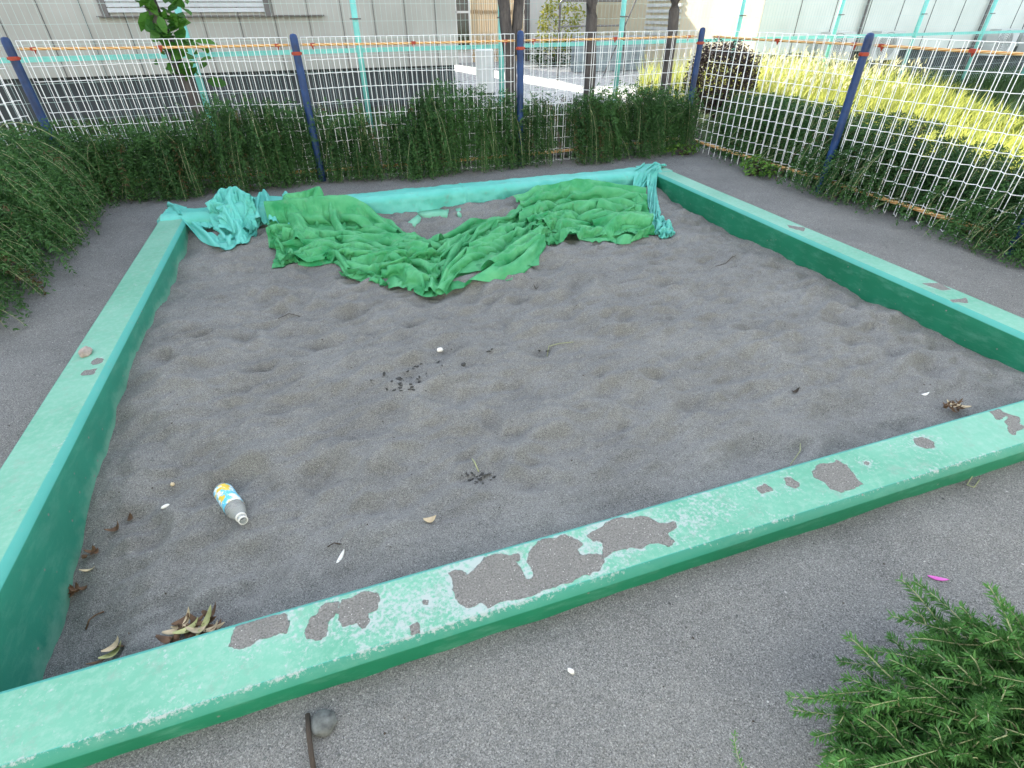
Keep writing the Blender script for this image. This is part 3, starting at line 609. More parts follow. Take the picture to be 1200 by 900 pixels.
# foreground bush, bottom right
cs = []
tips = [(1092,716,.14), (1036,728,.13), (992,790,.13), (940,822,.10), (932,842,.08), (958,812,.11), (1012,765,.10), (985,775,.06), (1075,770,.16), (1130,745,.18), (1195,712,.16), (1165,735,.16), (1010,835,.14), (950,870,.06), (945,885,.05), (975,850,.08), (1000,812,.08), (1040,790,.09), (1065,745,.08), (1120,730,.10), (1060,800,.15), (1110,790,.2), (1150,780,.22), (1190,760,.24), (965,895,.08), (1020,890,.14)]
for px, py, z in tips:
    e = np.array(at(px, py, z)); root = np.array([1.36 + rng.normal(0, .12), -.04 + rng.normal(0, .1), .03]); d = e - root
    cs.append(bez([root, root + d*.3 + (0, 0, .10), root + d*.7 + (0, 0, .09), e + rng.normal(0, .01, 3)], 26))
cs = [bez([c[0], c[8] + rng.normal(0, .03, 3), c[17] + rng.normal(0, .035, 3), c[-1]], 26) for c in cs]
for _ in range(230):
    k = cs[rng.integers(0, len(tips))]; q = k[rng.integers(3, 21)]; dirn = (k[-1] - k[0]); dirn /= np.linalg.norm(dirn); dd = dirn*rng.uniform(.01, .07) + np.array([*rng.normal(0, .045, 2), rng.uniform(-.02, .06)])
    cs.append(bez([q, q + dd*.35 + rng.normal(0, .012, 3), q + dd*.7 + (0, 0, .012), q + dd], 12))
nf = 0
while nf < 430:
    u = rng.uniform(.72, 1.8); v = rng.uniform(-.3, .34); h = rng.uniform(.03, .15)
    a = np.array([u, v, h*.3]); dd = np.array([rng.normal(-.04, .05), rng.normal(.04, .05), h*.6]); qx, qy = proj(*(a + dd))
    if qy < 735 + max(0, 1090 - qx) * .85 + rng.uniform(0, 30) or qx < 935 or qx > 1330 or qy > 1020: continue
    nf += 1; cs.append(bez([a, a + dd*.4 + (0, 0, .03) + rng.normal(0, .012, 3), a + dd*.8 + (0, 0, .03), a + dd], 12))
shrub('rosemary_bush', 'bright rosemary bush close to the camera in the bottom right corner', 'rosemary', (1.45, 0, 0), cs, rng, .024, .0034, 1250, 'rosemary2', None, 1, .0021, .85)
a = np.array(on_ground(866, 905)); s_ = [bez([a - (0, .05, 0), a + (0, 0, .03), a + (-.01, .03, .05), np.array(at(862, 858, .04))], 14)]
shrub('rosemary_sprig', 'single thin rosemary sprig lying on the ground at the bottom edge', 'rosemary sprig', tuple(a), s_, rng, .014, .0025, 700, 'rosemary2', None, 1, .0015, .8)

# ------------------------------------------------------------------ white mesh fence with blue posts
def fence_run(label, posts, zt=1.067, first=0):
    t = thing('mesh_fence', label, 'fence', (*posts[0], 0))
    for (x, y) in posts[first:]:
        b = MB(); b.lathe([(.0295, -.1), (.0295, 1.06), (.027, 1.078), (.019, 1.088), (.002, 1.092)], 14, 0, Matrix.Translation((x, y, 0)))
        p = b.build('post', M['blue'], t, True)
        b = MB(); b.lathe([(.0302, .950), (.0325, .952), (.0325, .972), (.0302, .974)], 14, 0, Matrix.Translation((x, y, 0))); b.box((x-.040, y-.010, .954), (x+.040, y+.010, .970)); b.build('bracket', M['red'], p)
    for (a, c) in zip(posts[:-1], posts[1:]):
        a = Vector((*a, 0)); c = Vector((*c, 0)); L = (c - a).length; e = (c - a) / L; nrm = Vector((e.y, -e.x, 0)); N = int(round((L - .10) / .044)); xs = [.05 + (L - .10) * k / N for k in range(N + 1)]
        pt = lambda x, dpt, z: a + e*x + nrm*dpt + Vector((0, 0, z)); b = MB(); rw = .0025
        zz = [zt, .915, .82, .716, .615, .515, .415, .315, .215, .115]
        sag = lambda x: .006 * math.sin(x * 3.1 + a.x)
        for k, x in enumerate(xs): b.tube([pt(x, .017 if k % 2 else -.017, .004), pt(x + .001*math.sin(k*1.7), .017 if k % 2 else -.017, zt)], rw, 5)
        for z in zz: b.tube([pt(x, .0195 if k % 2 else -.0195, z + sag(x) * (z < zt)) for k, x in enumerate(xs)], rw, 5)
        for k in range(0, N, 2):
            b.tube([pt(xs[k], -.0195, .008), pt(xs[k+1], .0195, .008)], rw, 5)
        b.build('mesh_panel', M['white'], t)
        for z in (1.017, .085):
            b = MB(); b.tube([pt(.04 + (L - .08)*k/24, -.026 + .004*math.sin(k*.9), z - .004*math.sin(math.pi*k/24)) for k in range(25)], .0095 if z > .5 else .014, 8); rp = b.build('cord', M['rope'], t, True)
            if z > .5:
                for f in (.07, .5, .93):
                    b = MB(); q = pt(L*f, -.03, z); b.box((q.x-.017 if abs(e.x) > .5 else q.x-.016, q.y-.016 if abs(e.x) > .5 else q.y-.022, q.z-.011), (q.x+.017 if abs(e.x) > .5 else q.x+.016, q.y+.016 if abs(e.x) > .5 else q.y+.022, q.z+.010))
                    b.tube([(q.x, q.y, q.z-.012), (q.x, q.y, q.z-.034)], [.011, .003], 6); b.build('clip', M['red'], rp)
    return t
fence_run('white wire mesh back fence with blue posts and orange cord behind the sandbox', [(-1.955, 5.34), (-.03, 5.13), (1.82, 5.11), (3.78, 5.28)])
fence_run('white wire mesh right fence with blue posts and orange cord above dark rosemary', [(3.80, 5.20), (3.85, 3.41), (3.86, 1.93), (3.87, .2)], first=1)
fence_run('short visible length of white wire mesh fence at the left edge of the photo', [(-2.0, 5.28), (-2.36, 3.3), (-2.6, 1.4)], first=1)

# tall teal fence behind
t = thing('tall_mesh_fence', 'tall pale teal mesh fence standing behind the white fence and the trees', 'fence', (-2.9, 6.8, 0))
BX = [-4.8, -2.9, -1.05, .63, 2.35, 4.08, 6.09, 8.09, 10.08, 11.97, 13.9, 15.8]; BVF = lambda x: 7.08 + .095 * x
for x in BX:
    b = MB(); b.tube([(x, BVF(x), 0), (x, BVF(x), 1.84)], .033, 12); p = b.build('post', M['teal'], t, True)
    b = MB(); b.box((x-.06, BVF(x)-.045, 1.16), (x+.06, BVF(x)-.034, 1.172)); b.build('bolt', M['pipe'], p)
for x0, x1 in zip(BX[:-1], BX[1:]):
    b = MB(); N = int((x1 - x0) / .056)
    for k in range(1, N):
        x = x0 + (x1-x0)*k/N; b.tube([(x, BVF(x)-.03, .05), (x, BVF(x)-.03, 1.8)], .0014, 3)
    for z in np.arange(.06, 1.82, .155): b.tube([(x0, BVF(x0)-.032, z), (x1, BVF(x1)-.032, z)], .0015, 3)
    b.build('mesh_panel', M['tealwire'], t)
    b = MB(); b.box((0, 0, .855), (x1-x0-.03, .02, .873)); b.box((0, 0, .885), (x1-x0-.03, .02, .898)); b.box((0, .004, .866), (x1-x0-.03, .010, .89))
    o = b.build('rail', M['teal'], t); o.parent = None; o.location = (x0+.015, BVF(x0)-.01, 0); o.rotation_euler.z = math.atan(.095); o.parent = t; o.matrix_parent_inverse = Matrix.Translation(-t.location)

# ------------------------------------------------------------------ buildings beyond
g = thing('building', 'grey panelled building with a closed shutter window behind the left of the fences', 'building', (-5, 9.6, 0))
b = MB(); b.box((-14, 9.6, .53), (2.36, 20, 5.75)); b.build('wall', M['greywall'], g)
b = MB(); b.box((-13.95, 9.66, -.1), (2.31, 19.95, .53)); b.build('plinth', M['foundation'], g)
b = MB()
for x in np.arange(-13.6, 2.3, .46): b.box((x, 9.588, .535), (x + .007, 9.601, 5.7))
b.build('panel_joint', M['joint'], g)
w = MB(); w.box((-2.34, 9.555, 1.20), (-2.26, 9.599, 2.4)); w.box((-.36, 9.555, 1.20), (-.28, 9.599, 2.4)); w.box((-2.26, 9.555, 2.33), (-.36, 9.599, 2.4)); wf = w.build('window_frame', M['frame'], g)
w = MB()
for k in range(19): w.box((-2.258, 9.562 + .006*(k % 2), 1.235 + k*.058), (-.362, 9.598, 1.282 + k*.058))
w.build('shutter', M['shutter'], wf)
w = MB(); w.box((-2.40, 9.52, 1.185), (.42, 9.60, 1.199)); w.build('sill', M['frame'], g)
b = MB(); b.box((-14.4, 9.45, 5.75), (2.45, 20.2, 5.9)); b.build('roof', M['foundation'], g)
g = thing('building', 'unseen grey building added behind the camera to block low sky light', 'building', (0, -3, 0))  # added out of view to shade the low sky on this side
b = MB(); b.box((-14, -8, -.1), (14, -3.2, 5.5)); b.build('wall', M['greywall'], g)  # wall of the added unseen building
b = MB(); b.box((-14.3, -8.3, 5.5), (14.3, -2.7, 5.7)); b.build('roof', M['foundation'], g)  # roof of the added unseen building
# recess building with slatted gate
g = thing('building', 'low building with a tan slatted timber gate seen between tree trunks', 'building', (5.4, 17, 0))
b = MB(); b.box((3.9, 17.1, 0), (4.62, 18, 3.4)); b.box((6.28, 17.1, 0), (9.0, 18, 3.4)); b.build('wall', M['whitewall'], g)
b = MB(); b.box((4.62, 17.12, 2.5), (6.28, 18, 3.4)); b.build('lintel', M['frame'], g)
b = MB(); b.box((6.18, 17.0, 0), (6.33, 17.095, 3.4)); b.build('downpipe', M['pipe'], g)
b = MB()
for k in range(24): b.box((4.64 + k*.064, 17.02, .05), (4.68 + k*.064, 17.06, 2.48))
for z in (.15, 1.18, 2.3): b.box((4.63, 17.065, z), (6.17, 17.09, z + .09))
b.build('gate', M['wood'], g)
w = MB(); w.box((3.95, 17.02, .4), (4.55, 17.06, 2.4)); wg = w.build('window', M['glass'], g); w = MB()
for x in (3.93, 4.16, 4.54): w.box((x, 16.99, .36), (x+.05, 17.015, 2.44))
for z in (.36, 1.2, 2.4): w.box((3.98, 16.99, z), (4.54, 17.012, z+.05))
w.build('mullion', M['whitewall'], wg)
b = MB(); b.box((3.7, 16.9, 3.4), (9.2, 18.3, 3.55)); b.build('roof', M['foundation'], g)
# right building with its sunlit flank
g = thing('building', 'pale sided building with a sunlit cream flank behind the right of the fences', 'building', (13, 10, 0))
b = MB(); b.box((8.45, 10.0, .52), (18.7, 21, 3.0)); b.build('wall', M['palewall'], g)
b = MB(); b.box((8.444, 10.02, .0), (8.449, 20.98, 2.98)); b.build('flank_wall', M['cream'], g)
b = MB(); b.box((8.5, 10.04, 0), (18.65, 20.9, .52)); b.build('plinth', M['foundation'], g)
b = MB()
for x in np.arange(9.3, 18.6, .87): b.box((x, 9.988, .53), (x + .007, 10.001, 2.95))
b.build('panel_joint', M['joint'], g)
for x in (10.9, 14.35): b = MB(); b.tube([(x, 9.94, .1), (x, 9.94, 2.95)], .03, 8); b.build('downpipe', M['pipe'], g)
b = MB(); b.tube([(15.7, 9.93, .4), (15.7, 9.93, 1.24), (15.76, 9.92, 1.33), (16.2, 9.92, 1.33), (16.26, 9.93, 1.24), (16.26, 9.93, .4)], .018, 6); b.build('conduit', M['pipe'], g)
b = MB(); b.box((8.38, 9.9, 3.0), (18.8, 21.1, 3.12)); b.build('roof', M['foundation'], g)
b = MB()
for k in range(9): b.box((8.40, 12.7, .62 + k*.115), (8.44, 14.2, .68 + k*.115))
b.build('louvre', M['acbox'], g)
g = thing('building', 'sliver of sunlit cream wall at the top right edge beyond the pale building', 'building', (21, 14, 0))
b = MB(); b.box((19.4, 13, 0), (26, 24, 4.5)); b.build('wall', M['cream'], g)
b = MB(); b.box((19.2, 12.8, 4.5), (26.2, 24.2, 4.7)); b.build('roof', M['foundation'], g)
g = thing('building', 'sunlit cream house at the back closing the gap between the buildings', 'building', (10, 26, 0))
b = MB(); b.box((2.6, 25.5, 0), (9.6, 27.5, 5)); b.build('wall', M['cream'], g)
b = MB(); b.box((9.63, 25.5, 0), (12, 27.5, 4.9)); b.build('wall', M['whitewall'], g)
b = MB(); b.box((2.4, 25.2, 5), (9.8, 27.8, 5.2)); b.build('roof', M['foundation'], g)
def ac(x, y, z, lab, rot=0, s=1.):
    t = thing('air_conditioner', lab, 'air conditioner', (x, y, z), 'outdoor air conditioners along the walls')
    b = MB(); b.box((-.40*s, -.15*s, .08), (.40*s, .15*s, .08+.62*s)); b.build('casing', M['acbox'], t, loc=(0,0,0)).matrix_parent_inverse = Matrix.Identity(4)
    b = MB()
    for k in range(7): b.lathe([(.03+.033*k, 0), (.034+.033*k, .0), (.034+.033*k, .006), (.03+.033*k, .006)], 20, 0, Matrix.Translation((-.1*s, -.152*s, .08+.31*s)) @ Matrix.Rotation(R(90), 4, 'X'))
    b.build('fan_grille', M['grille'], t).matrix_parent_inverse = Matrix.Identity(4)
    for k in range(2):
        b = MB(); b.box((-.36*s+.6*s*k, -.17*s, 0), (-.28*s+.6*s*k, .17*s, .079)); b.build('foot', M['grille'], t).matrix_parent_inverse = Matrix.Identity(4)
    t.rotation_euler.z = rot; return t
ac(3.0, 10.3, .0, 'white air conditioner with louvres at the corner of the grey building', R(75), 1.0)
ac(10.1, 9.68, .30, 'air conditioner on the pale wall, leftmost of the two at its left end', 0, .8)
ac(11.4, 9.68, .30, 'air conditioner on the pale wall just right of the downpipe', 0, .8)
ac(14.8, 9.68, .30, 'air conditioner by the pale wall left of the bent conduit', 0, .8)
ac(15.95, 9.68, .30, 'air conditioner directly below the bent conduit on the pale wall', 0, .8)
# tube frame in the yard
t = thing('tube_frame', 'grey steel tube frame with a diagonal brace standing in the gravel yard', 'frame', (6, 11.5, 0))
pA = [(4.95, 11.6), (6.55, 11.9)]
b = MB(); b.tube([(4.95, 11.6, .05), (4.95, 11.6, 1.36), (5.0, 11.6, 1.40), (6.45, 11.9, 1.40), (6.52, 11.9, 1.36), (6.66, 11.9, .05)], .022, 8); b.build('hoop', M['pipe'], t, True)
b = MB(); b.tube([(4.97, 11.62, .98), (6.56, 11.9, .98)], .016, 6); b.build('crossbar', M['pipe'], t)
b = MB(); b.tube([(6.1, 11.8, .05), (7.05, 12.0, 1.9)], .016, 6); b.build('brace', M['pipe'], t)
b = MB(); b.box((6.1, 13.2, .05), (7.9, 13.5, .75)); 
for k in range(5): b.box((6.08, 13.18, .12 + k*.13), (7.92, 13.52, .15 + k*.13))
tag(b.build('panel_stack', plain('blue grey panels', (.30, .36, .40), .5)), 'stack of blue grey panels lying in the sunlit gravel yard', 'panel stack')

# ------------------------------------------------------------------ trees and shrubs beyond the fence
def tree(name, label, pts, r0, r1, mat, nleaf, size, crown, group=None, limbs=4, seed=1, low=None):
    rg = np.random.default_rng(seed); t = thing(name, label, 'tree', (pts[0][0], pts[0][1], 0), group); b = MB()
    P = np.array(pts, float); k = 16; tt = np.linspace(0, 1, len(P)); q = np.stack([np.interp(np.linspace(0, 1, k), tt, P[:, i]) for i in range(3)], -1)
    q[:, :2] += np.stack([fbm(q[:, 2]*1.5, q[:, 2]*0+seed, 1, 3, 1), fbm(q[:, 2]*1.5, q[:, 2]*0+seed+9, 1, 3, 2)], -1) * .05
    b.tube(q, [float(v) for v in np.linspace(r0, r1, k)], 9)
    b.build('trunk', M['bark'], t, True); b = MB(); L = []
    for i in range(limbs):
        s = q[rg.integers(13, k)]; an = rg.uniform(0, 6.28); e = s + np.array([math.cos(an)*crown*.8, math.sin(an)*crown*.8, crown*rg.uniform(.5, 1.1)])
        c = bez([s, s + (e-s)*.3 + (0, 0, .1), s + (e-s)*.7, e], 8); b.tube(c, [float(v) for v in np.linspace(r1*.8, .008, 8)], 6); L.append(c)
    b.build('limb', M['bark'], t, True)
    if nleaf:
        C = np.concatenate(L); Pp = C[rg.integers(0, len(C), nleaf)] + rg.normal(0, crown*.22, (nleaf, 3))
        if low is not None: Pp = np.concatenate([Pp, low])
        leafmesh('crown', Pp, rg, size, .55, mat, t)
    return t
tree('tree', 'dark double trunk of a tree standing left of the middle blue post', [(2.17, 6.3, 0), (2.12, 6.3, .75), (2.05, 6.32, 1.3), (2.0, 6.3, 3.0)], .070, .058, 'lowgreen', 260, .07, .9, 'slim trunks between the fences', 4, 3)
b = MB(); b.tube([(2.15, 6.31, .85), (2.21, 6.31, 1.1), (2.235, 6.32, 1.35), (2.4, 6.35, 2.6)], [.056, .055, .053, .04], 8)
tr = [o for o in COL.objects if o.name == 'tree'][0]; b.build('limb', M['bark'], tr, True)
tree('tree', 'straight grey trunk of a tree right of the middle blue post', [(3.10, 6.3, 0), (3.09, 6.3, .6), (3.06, 6.3, 1.3), (3.1, 6.3, 3.0)], .072, .058, 'lowgreen', 260, .07, .9, 'slim trunks between the fences', 4, 5)
tree('tree', 'leaning grey trunk of a tree left of the back right fence corner', [(4.16, 6.35, 0), (4.15, 6.35, .4), (4.12, 6.35, 1.0), (4.10, 6.35, 1.35), (4.2, 6.3, 3.0)], .068, .055, 'lowgreen', 260, .07, .9, 'slim trunks between the fences', 4, 8)
rg = np.random.default_rng(5)
lowl = np.array([np.array(p) + rg.normal(0, .06, 3) for p in [(-1.2, 6.35, 1.33), (-1.16, 6.33, 1.25), (-1.1, 6.3, 1.36), (-1.06, 6.3, 1.30), (-1.18, 6.33, 1.12), (-1.05, 6.3, 1.16), (-1.02, 6.3, 1.22), (-1.1, 6.3, 1.06), (-1.0, 6.3, 1.0), (-1.1, 6.3, .95), (-1.02, 6.32, .9), (-.95, 6.3, .95), (-1.08, 6.3, .84), (-1.0, 6.3, .78), (-.93, 6.3, .86), (-1.13, 6.3, 1.42), (-1.05, 6.3, 1.45), (-.98, 6.3, 1.1), (-1.15, 6.33, 1.3), (-1.12, 6.3, .9), (-1.02, 6.3, 1.4), (-1.2, 6.3, 1.4), (-.95, 6.3, 1.28)] for _ in range(5)])
tree('sapling', 'leafy sapling with broad green leaves in front of the shutter window', [(-1.02, 6.4, 0), (-1.07, 6.4, .6), (-1.15, 6.4, 1.2), (-1.3, 6.4, 2.2)], .07, .05, 'bigleaf', 90, .165, .5, None, 4, 12, lowl)
def bush(name, label, c, rad, n, size, asp, mat, seed):
    rg = np.random.default_rng(seed); t = thing(name, label, 'shrub', (c[0], c[1], 0)); d = rg.normal(size=(n, 3)); d /= np.linalg.norm(d, axis=1, keepdims=True)
    r = rg.uniform(.45, 1, (n, 1))**.6 * (1 + .35*fbm(d[:, 0]*2, d[:, 1]*2 + d[:, 2], 1.4, 3, seed)[:, None]); P = np.array(c) + d*r*np.array(rad); P = P[P[:, 2] > .02]
    leafmesh('foliage', P, rg, size, asp, mat, t); st = [bez([(c[0]+rg.normal(0, .05), c[1], 0), (c[0], c[1], c[2]*.5), P[rg.integers(len(P))]*.5+np.array(c)*.5, P[rg.integers(len(P))]], 8) for _ in range(14)]
    V_, F_ = stems(st, .009, .003, 5); npmesh('stems', V_, F_, M['twigdark'], t); return t
bush('shrub', 'rounded dark purple brown shrub behind the back right fence corner', (5.1, 6.55, .50), (.50, .42, .44), 11000, .036, .5, 'purple', 3)
bush('shrub', 'sunlit yellow green shrub beside the straight grey trunk in the yard', (6.6, 15.5, .95), (.65, .5, .75), 900, .12, .5, 'yellowleaf', 4)
bush('shrub', 'low dark shrub at the edge of the gravel left of the straight trunk', (6.3, 15.0, .3), (.75, .3, .35), 600, .09, .5, 'lowgreen', 6)
bush('shrub', 'small leafy shrub at the foot of the straight trunk behind the hedge', (3.35, 6.0, .30), (.4, .2, .30), 700, .05, .4, 'weed', 7)
bush('shrub', 'ragged shrub with bare twigs at the foot of the leaning trunk', (4.0, 5.9, .28), (.38, .2, .3), 600, .045, .4, 'lowgreen', 9)
bush('weed', 'bright green leafy weed growing at the foot of the right fence', (3.72, 4.02, .07), (.12, .24, .09), 420, .035, .6, 'weed', 10)
bush('weed', 'small leafy weed at the foot of the back right corner post', (3.55, 4.95, .05), (.2, .1, .07), 240, .032, .6, 'weed', 13)
# low plants filling the bed and the shaded field
def blades(P, rg, h, w, lean, tint0=0.):
    k = len(P); an = rg.uniform(0, 6.283, k); d = np.stack([np.cos(an), np.sin(an), np.zeros(k)], -1); s = np.stack([-np.sin(an), np.cos(an), np.zeros(k)], -1)
    hh = h * rg.uniform(.5, 1.15, (k, 1)); ww = w * rg.uniform(.7, 1.3, (k, 1)); ln = lean * rg.uniform(.2, 1, (k, 1)) * hh; up = np.array([0, 0, 1.])
    V_ = np.stack([P - s*ww*.5, P + s*ww*.5, P + d*ln*.35 + up*hh*.6 + s*ww*.4, P + d*ln + up*hh, P + d*ln*.35 + up*hh*.6 - s*ww*.4], 1).reshape(-1, 3)
    o = np.arange(k)[:, None]*5; return V_, o + np.array([0, 1, 2, 4]), o + np.array([2, 3, 4]), np.repeat(np.clip(tint0 + rg.uniform(0, 1, k), 0, 1), 5)
def grass(name, P, rg, h, w, lean, mat):
    V_, Q, T3_, T = blades(P, rg, h, w, lean); me = bpy.data.meshes.new(name); me.from_pydata(V_.tolist(), [], Q.tolist() + T3_.tolist())
    a = me.attributes.new('tint', 'FLOAT', 'POINT'); a.data.foreach_set('value', T.astype(np.float32)); return kind(link(name, me, M[mat]), 'stuff')
rg = np.random.default_rng(31)
def scatter(n, poly, z=.04):
    poly = np.array(poly); lo, hi = poly.min(0), poly.max(0); P = rg.uniform(lo, hi, (n * 3, 2)); P = P[polydist(P, poly) < 0][:n]; return np.concatenate([P, np.full((len(P), 1), z)], 1)
P = scatter(30000, [(4.55, 2.0), (7.6, 2.0), (8.6, 6.0), (8.6, 9.4), (5.4, 9.2), (5.5, 6.6), (4.7, 5.2)]); keep = vnoise(P[:, 0], P[:, 1], 2.3) > .18; P = P[keep]
hgt = .12 + .30 * np.clip((P[:, 1] - 4.6) / 2.2, 0, 1); grass('tall_grass', P, rg, hgt[:, None] * rg.uniform(.6, 1.5, (len(P), 1)), .013, .8, 'grass')
P = scatter(1500, [(5.6, 6.0), (7.6, 5.6), (8.4, 9.0), (5.8, 8.6)], .40); P[:, 2] += rg.uniform(-.1, .28, len(P)); grass('seed_heads', P, rg, .075, .016, 1.2, 'seed')
P = scatter(14000, [(7.2, 1.5), (16, 1.5), (16, 9.9), (8.5, 9.9), (8.0, 8.0), (7.6, 5)]); grass('shaded_grass', P, rg, .16, .014, .9, 'lowgreen')
P = scatter(9000, [(-6, 5.35), (3.9, 5.3), (5.2, 7.0), (5.0, 7.9), (-6, 9.3)], .03); grass('ground_cover', P, rg, .16, .016, 1., 'lowgreen')
# ------------------------------------------------------------------ small things
def rock(name, label, cat, p, r, m, seed, sq=(1, .8, .7), group=None, sub=2):
    import bmesh
    bm = bmesh.new(); bmesh.ops.create_icosphere(bm, subdivisions=sub, radius=1); rg = np.random.default_rng(seed); pl = rg.normal(size=(9, 3)); pl /= np.linalg.norm(pl, axis=1, keepdims=True)
    for v in bm.verts:
        c = np.array(v.co); d = max(pl @ c); c = c * min(1, .80 / max(d, .3)) * (1 + .05*rg.normal()); v.co = Vector(c * r * np.array(sq))
    me = bpy.data.meshes.new(name); bm.to_mesh(me); bm.free(); o = link(name, me, m, None, True); o.location = (p[0], p[1], p[2] + r*sq[2]*.45); o.rotation_euler.z = rg.uniform(0, 6); return tag(o, label, cat, group)
q = at(101, 415, BT); rock('stone', 'pinkish stone resting on the left curb of the sandbox', 'stone', q, .031, M['pinkstone'], 2, sub=3)
rock('stone', 'round grey stone half sunk in the ground beside a stick', 'stone', on_ground(380, 848), .027, M['stone'], 5, (1, 1.15, .42), sub=3)
rock('pebble', 'white pebble on the sand near the middle of the sandbox', 'pebble', on_sand(516, 412), .017, M['whitebit'], 6)
rock('pebble', 'pale pebble on the ground in front of the near curb', 'pebble', on_ground(669, 787), .010, M['whitebit'], 8, (1, .6, .5))
rock('pebble', 'pinkish pebble on the sand against the right curb', 'pebble', on_sand(1153, 415), .014, M['pinkstone'], 9)
rock('snail_shell', 'tiny cream snail shell on the sand left of the bottle', 'shell', on_sand(203, 569), .010, M['creamleaf'], 10)
rock('scrap', 'small crumpled white scrap on the sand left of the bottle', 'scrap', on_sand(194, 594), .012, M['whitebit'], 12, (1.2, .7, .6))
rock('clod', 'dark damp clod on the sand right of the white pebble', 'sand clod', on_sand(543, 428), .015, M['damp'], 14, (1, .7, .6))
src = None
for (cx, cy, n, sxp, syp) in [(478, 448, 34, 30, 10), (490, 428, 12, 26, 7), (563, 560, 26, 20, 11), (638, 412, 3, 12, 3), (575, 412, 3, 8, 3)]:
    rr = np.random.default_rng(cx)
    for k in range(n):
        p = on_sand(cx + rr.normal(0, sxp*.5), cy + rr.normal(0, syp*.5)); s = rr.uniform(.3, 1.0) * (1.5 if rr.random() < .15 else 1)
        if src is None: src = rock('sand_clump', 'small dark clump of damp sand scattered around the dug spots', 'sand clump', p, .009, M['damp'], 3, (1.3, .8, .5), 'damp sand clumps round the dug spots', 1); o = src
        else: o = src.copy(); COL.objects.link(o); o.location = (p[0], p[1], p[2] + .002)
        o.scale = (s, s * rr.uniform(.6, 1.1), s); o.rotation_euler.z = rr.uniform(0, 6)
def leaf(name, label, cat, p, L, W, ang, curl, m, tilt=.2, group=None):
    b = MB(); n = 8; V_ = []; F_ = []
    for i in range(n + 1):
        t_ = i / n; w = W * math.sin(math.pi * min(1, .06 + t_ * .94))**.8 * .5; x = L * (t_ - .5); z = curl * L * (t_ - .5)**2 * 3 + .003
        V_ += [(x, -w, z + curl*w*.9), (x, 0, z), (x, w, z + curl*w*.9)]
    for i in range(n): F_ += [(3*i, 3*i+3, 3*i+4, 3*i+1), (3*i+1, 3*i+4, 3*i+5, 3*i+2)]
    b.add(V_, F_); o = b.build(name, m, None, True); o.location = p; o.rotation_euler = (random.Random(int(L*1e5)).uniform(-.3, .3), -tilt, ang); md = o.modifiers.new('thick', 'SOLIDIFY'); md.thickness = .0009
    return tag(o, label, cat, group) if label else o
def off(p, dx=0, dy=0, dz=0): return (p[0]+dx, p[1]+dy, p[2]+dz)
# leaf drifts against the near curb
def pile(label, px, py, items, group=None):
    p = on_sand(px, py); t = thing('leaf_pile', label, 'leaf pile', p, group); t.scale = (.78, .78, .8)
    for dx, dy, dz, L, W, an, cu, m, ti in items:
        o = leaf('leaf', None, None, (dx, dy, dz), L, W, an, cu, M[m], ti); o.parent = t
    return t
rr = random.Random(4)
it = [(.00, -.01, .022, .085, .024, .25, .5, 'paleleaf', .25), (.05, .00, .03, .10, .022, .95, .25, 'paleleaf', .5), (.03, -.03, .02, .07, .022, -.15, .6, 'creamleaf', .1), (.07, -.03, .012, .05, .02, .4, .6, 'creamleaf', .2), (-.02, .03, .02, .08, .016, 1.1, .4, 'creamleaf', .4), (.06, .02, .02, .09, .018, .7, .4, 'dryleaf', .4)]
it += [(rr.uniform(-.08, .09), rr.uniform(-.05, .035), .006 + rr.random()*.012, rr.uniform(.04, .08), rr.uniform(.014, .026), rr.uniform(-1.5, 1.5), rr.uniform(.2, .7), rr.choice(['dryleaf', 'dryleaf', 'dryleaf', 'creamleaf']), rr.uniform(-.2, .4)) for _ in range(22)]
pile('drift of pale yellow and brown leaves against the near curb below the bottle', 228, 738, it)
it = [(.0, .0, .012, .075, .028, .5, .5, 'paleleaf', .2), (.0, .02, .02, .06, .03, .6, .6, 'creamleaf', .3), (-.05, -.01, .006, .07, .01, .1, .2, 'dryleaf', 0), (.03, .03, .005, .05, .02, 1., .8, 'dryleaf', .1)]
pile('two yellowing leaves tucked against the near curb by the left corner', 138, 768, it)
it = [(rr.uniform(-.05, .05), rr.uniform(-.03, .03), .006 + rr.random()*.02, rr.uniform(.03, .06), rr.uniform(.01, .02), rr.uniform(-2, 2), rr.uniform(.2, .8), rr.choice(['dryleaf', 'creamleaf', 'dryleaf']), rr.uniform(-.3, .5)) for _ in range(18)]
pile('small heap of curled dry leaves near the right end of the near curb', 1118, 482, it)
it = [(rr.uniform(-.03, .03), rr.uniform(-.02, .02), .006, rr.uniform(.03, .05), rr.uniform(.012, .02), rr.uniform(-2, 2), .55, 'dryleaf', rr.uniform(-.3, .5)) for _ in range(4)]
pile('curled brown leaves on the sand against the left curb, nearer the bottle', 107, 651, it)
it = [(rr.uniform(-.03, .03), rr.uniform(-.02, .02), .006, rr.uniform(.03, .05), rr.uniform(.012, .02), rr.uniform(-2, 2), .55, 'dryleaf', rr.uniform(-.3, .5)) for _ in range(5)]
pile('curled brown leaves on the sand against the left curb, nearer the camera', 93, 696, it)
leaf('leaf', 'single white narrow leaf lying on the open sand before the near curb', 'leaf', on_sand(400, 653), .045, .012, .95, .2, M['whitebit'])
leaf('leaf', 'tan dry leaf lying on the sand in front of the worn curb', 'leaf', on_sand(506, 611), .04, .022, -.1, .6, M['creamleaf'])
leaf('leaf', 'brown curled leaf on the sand between left curb and bottle', 'leaf', on_sand(138, 622), .04, .02, .5, 1., M['dryleaf'])
leaf('leaf', 'small brown leaf on the sand above the lone brown curled leaf', 'leaf', on_sand(153, 608), .03, .014, 1.5, .8, M['dryleaf'])
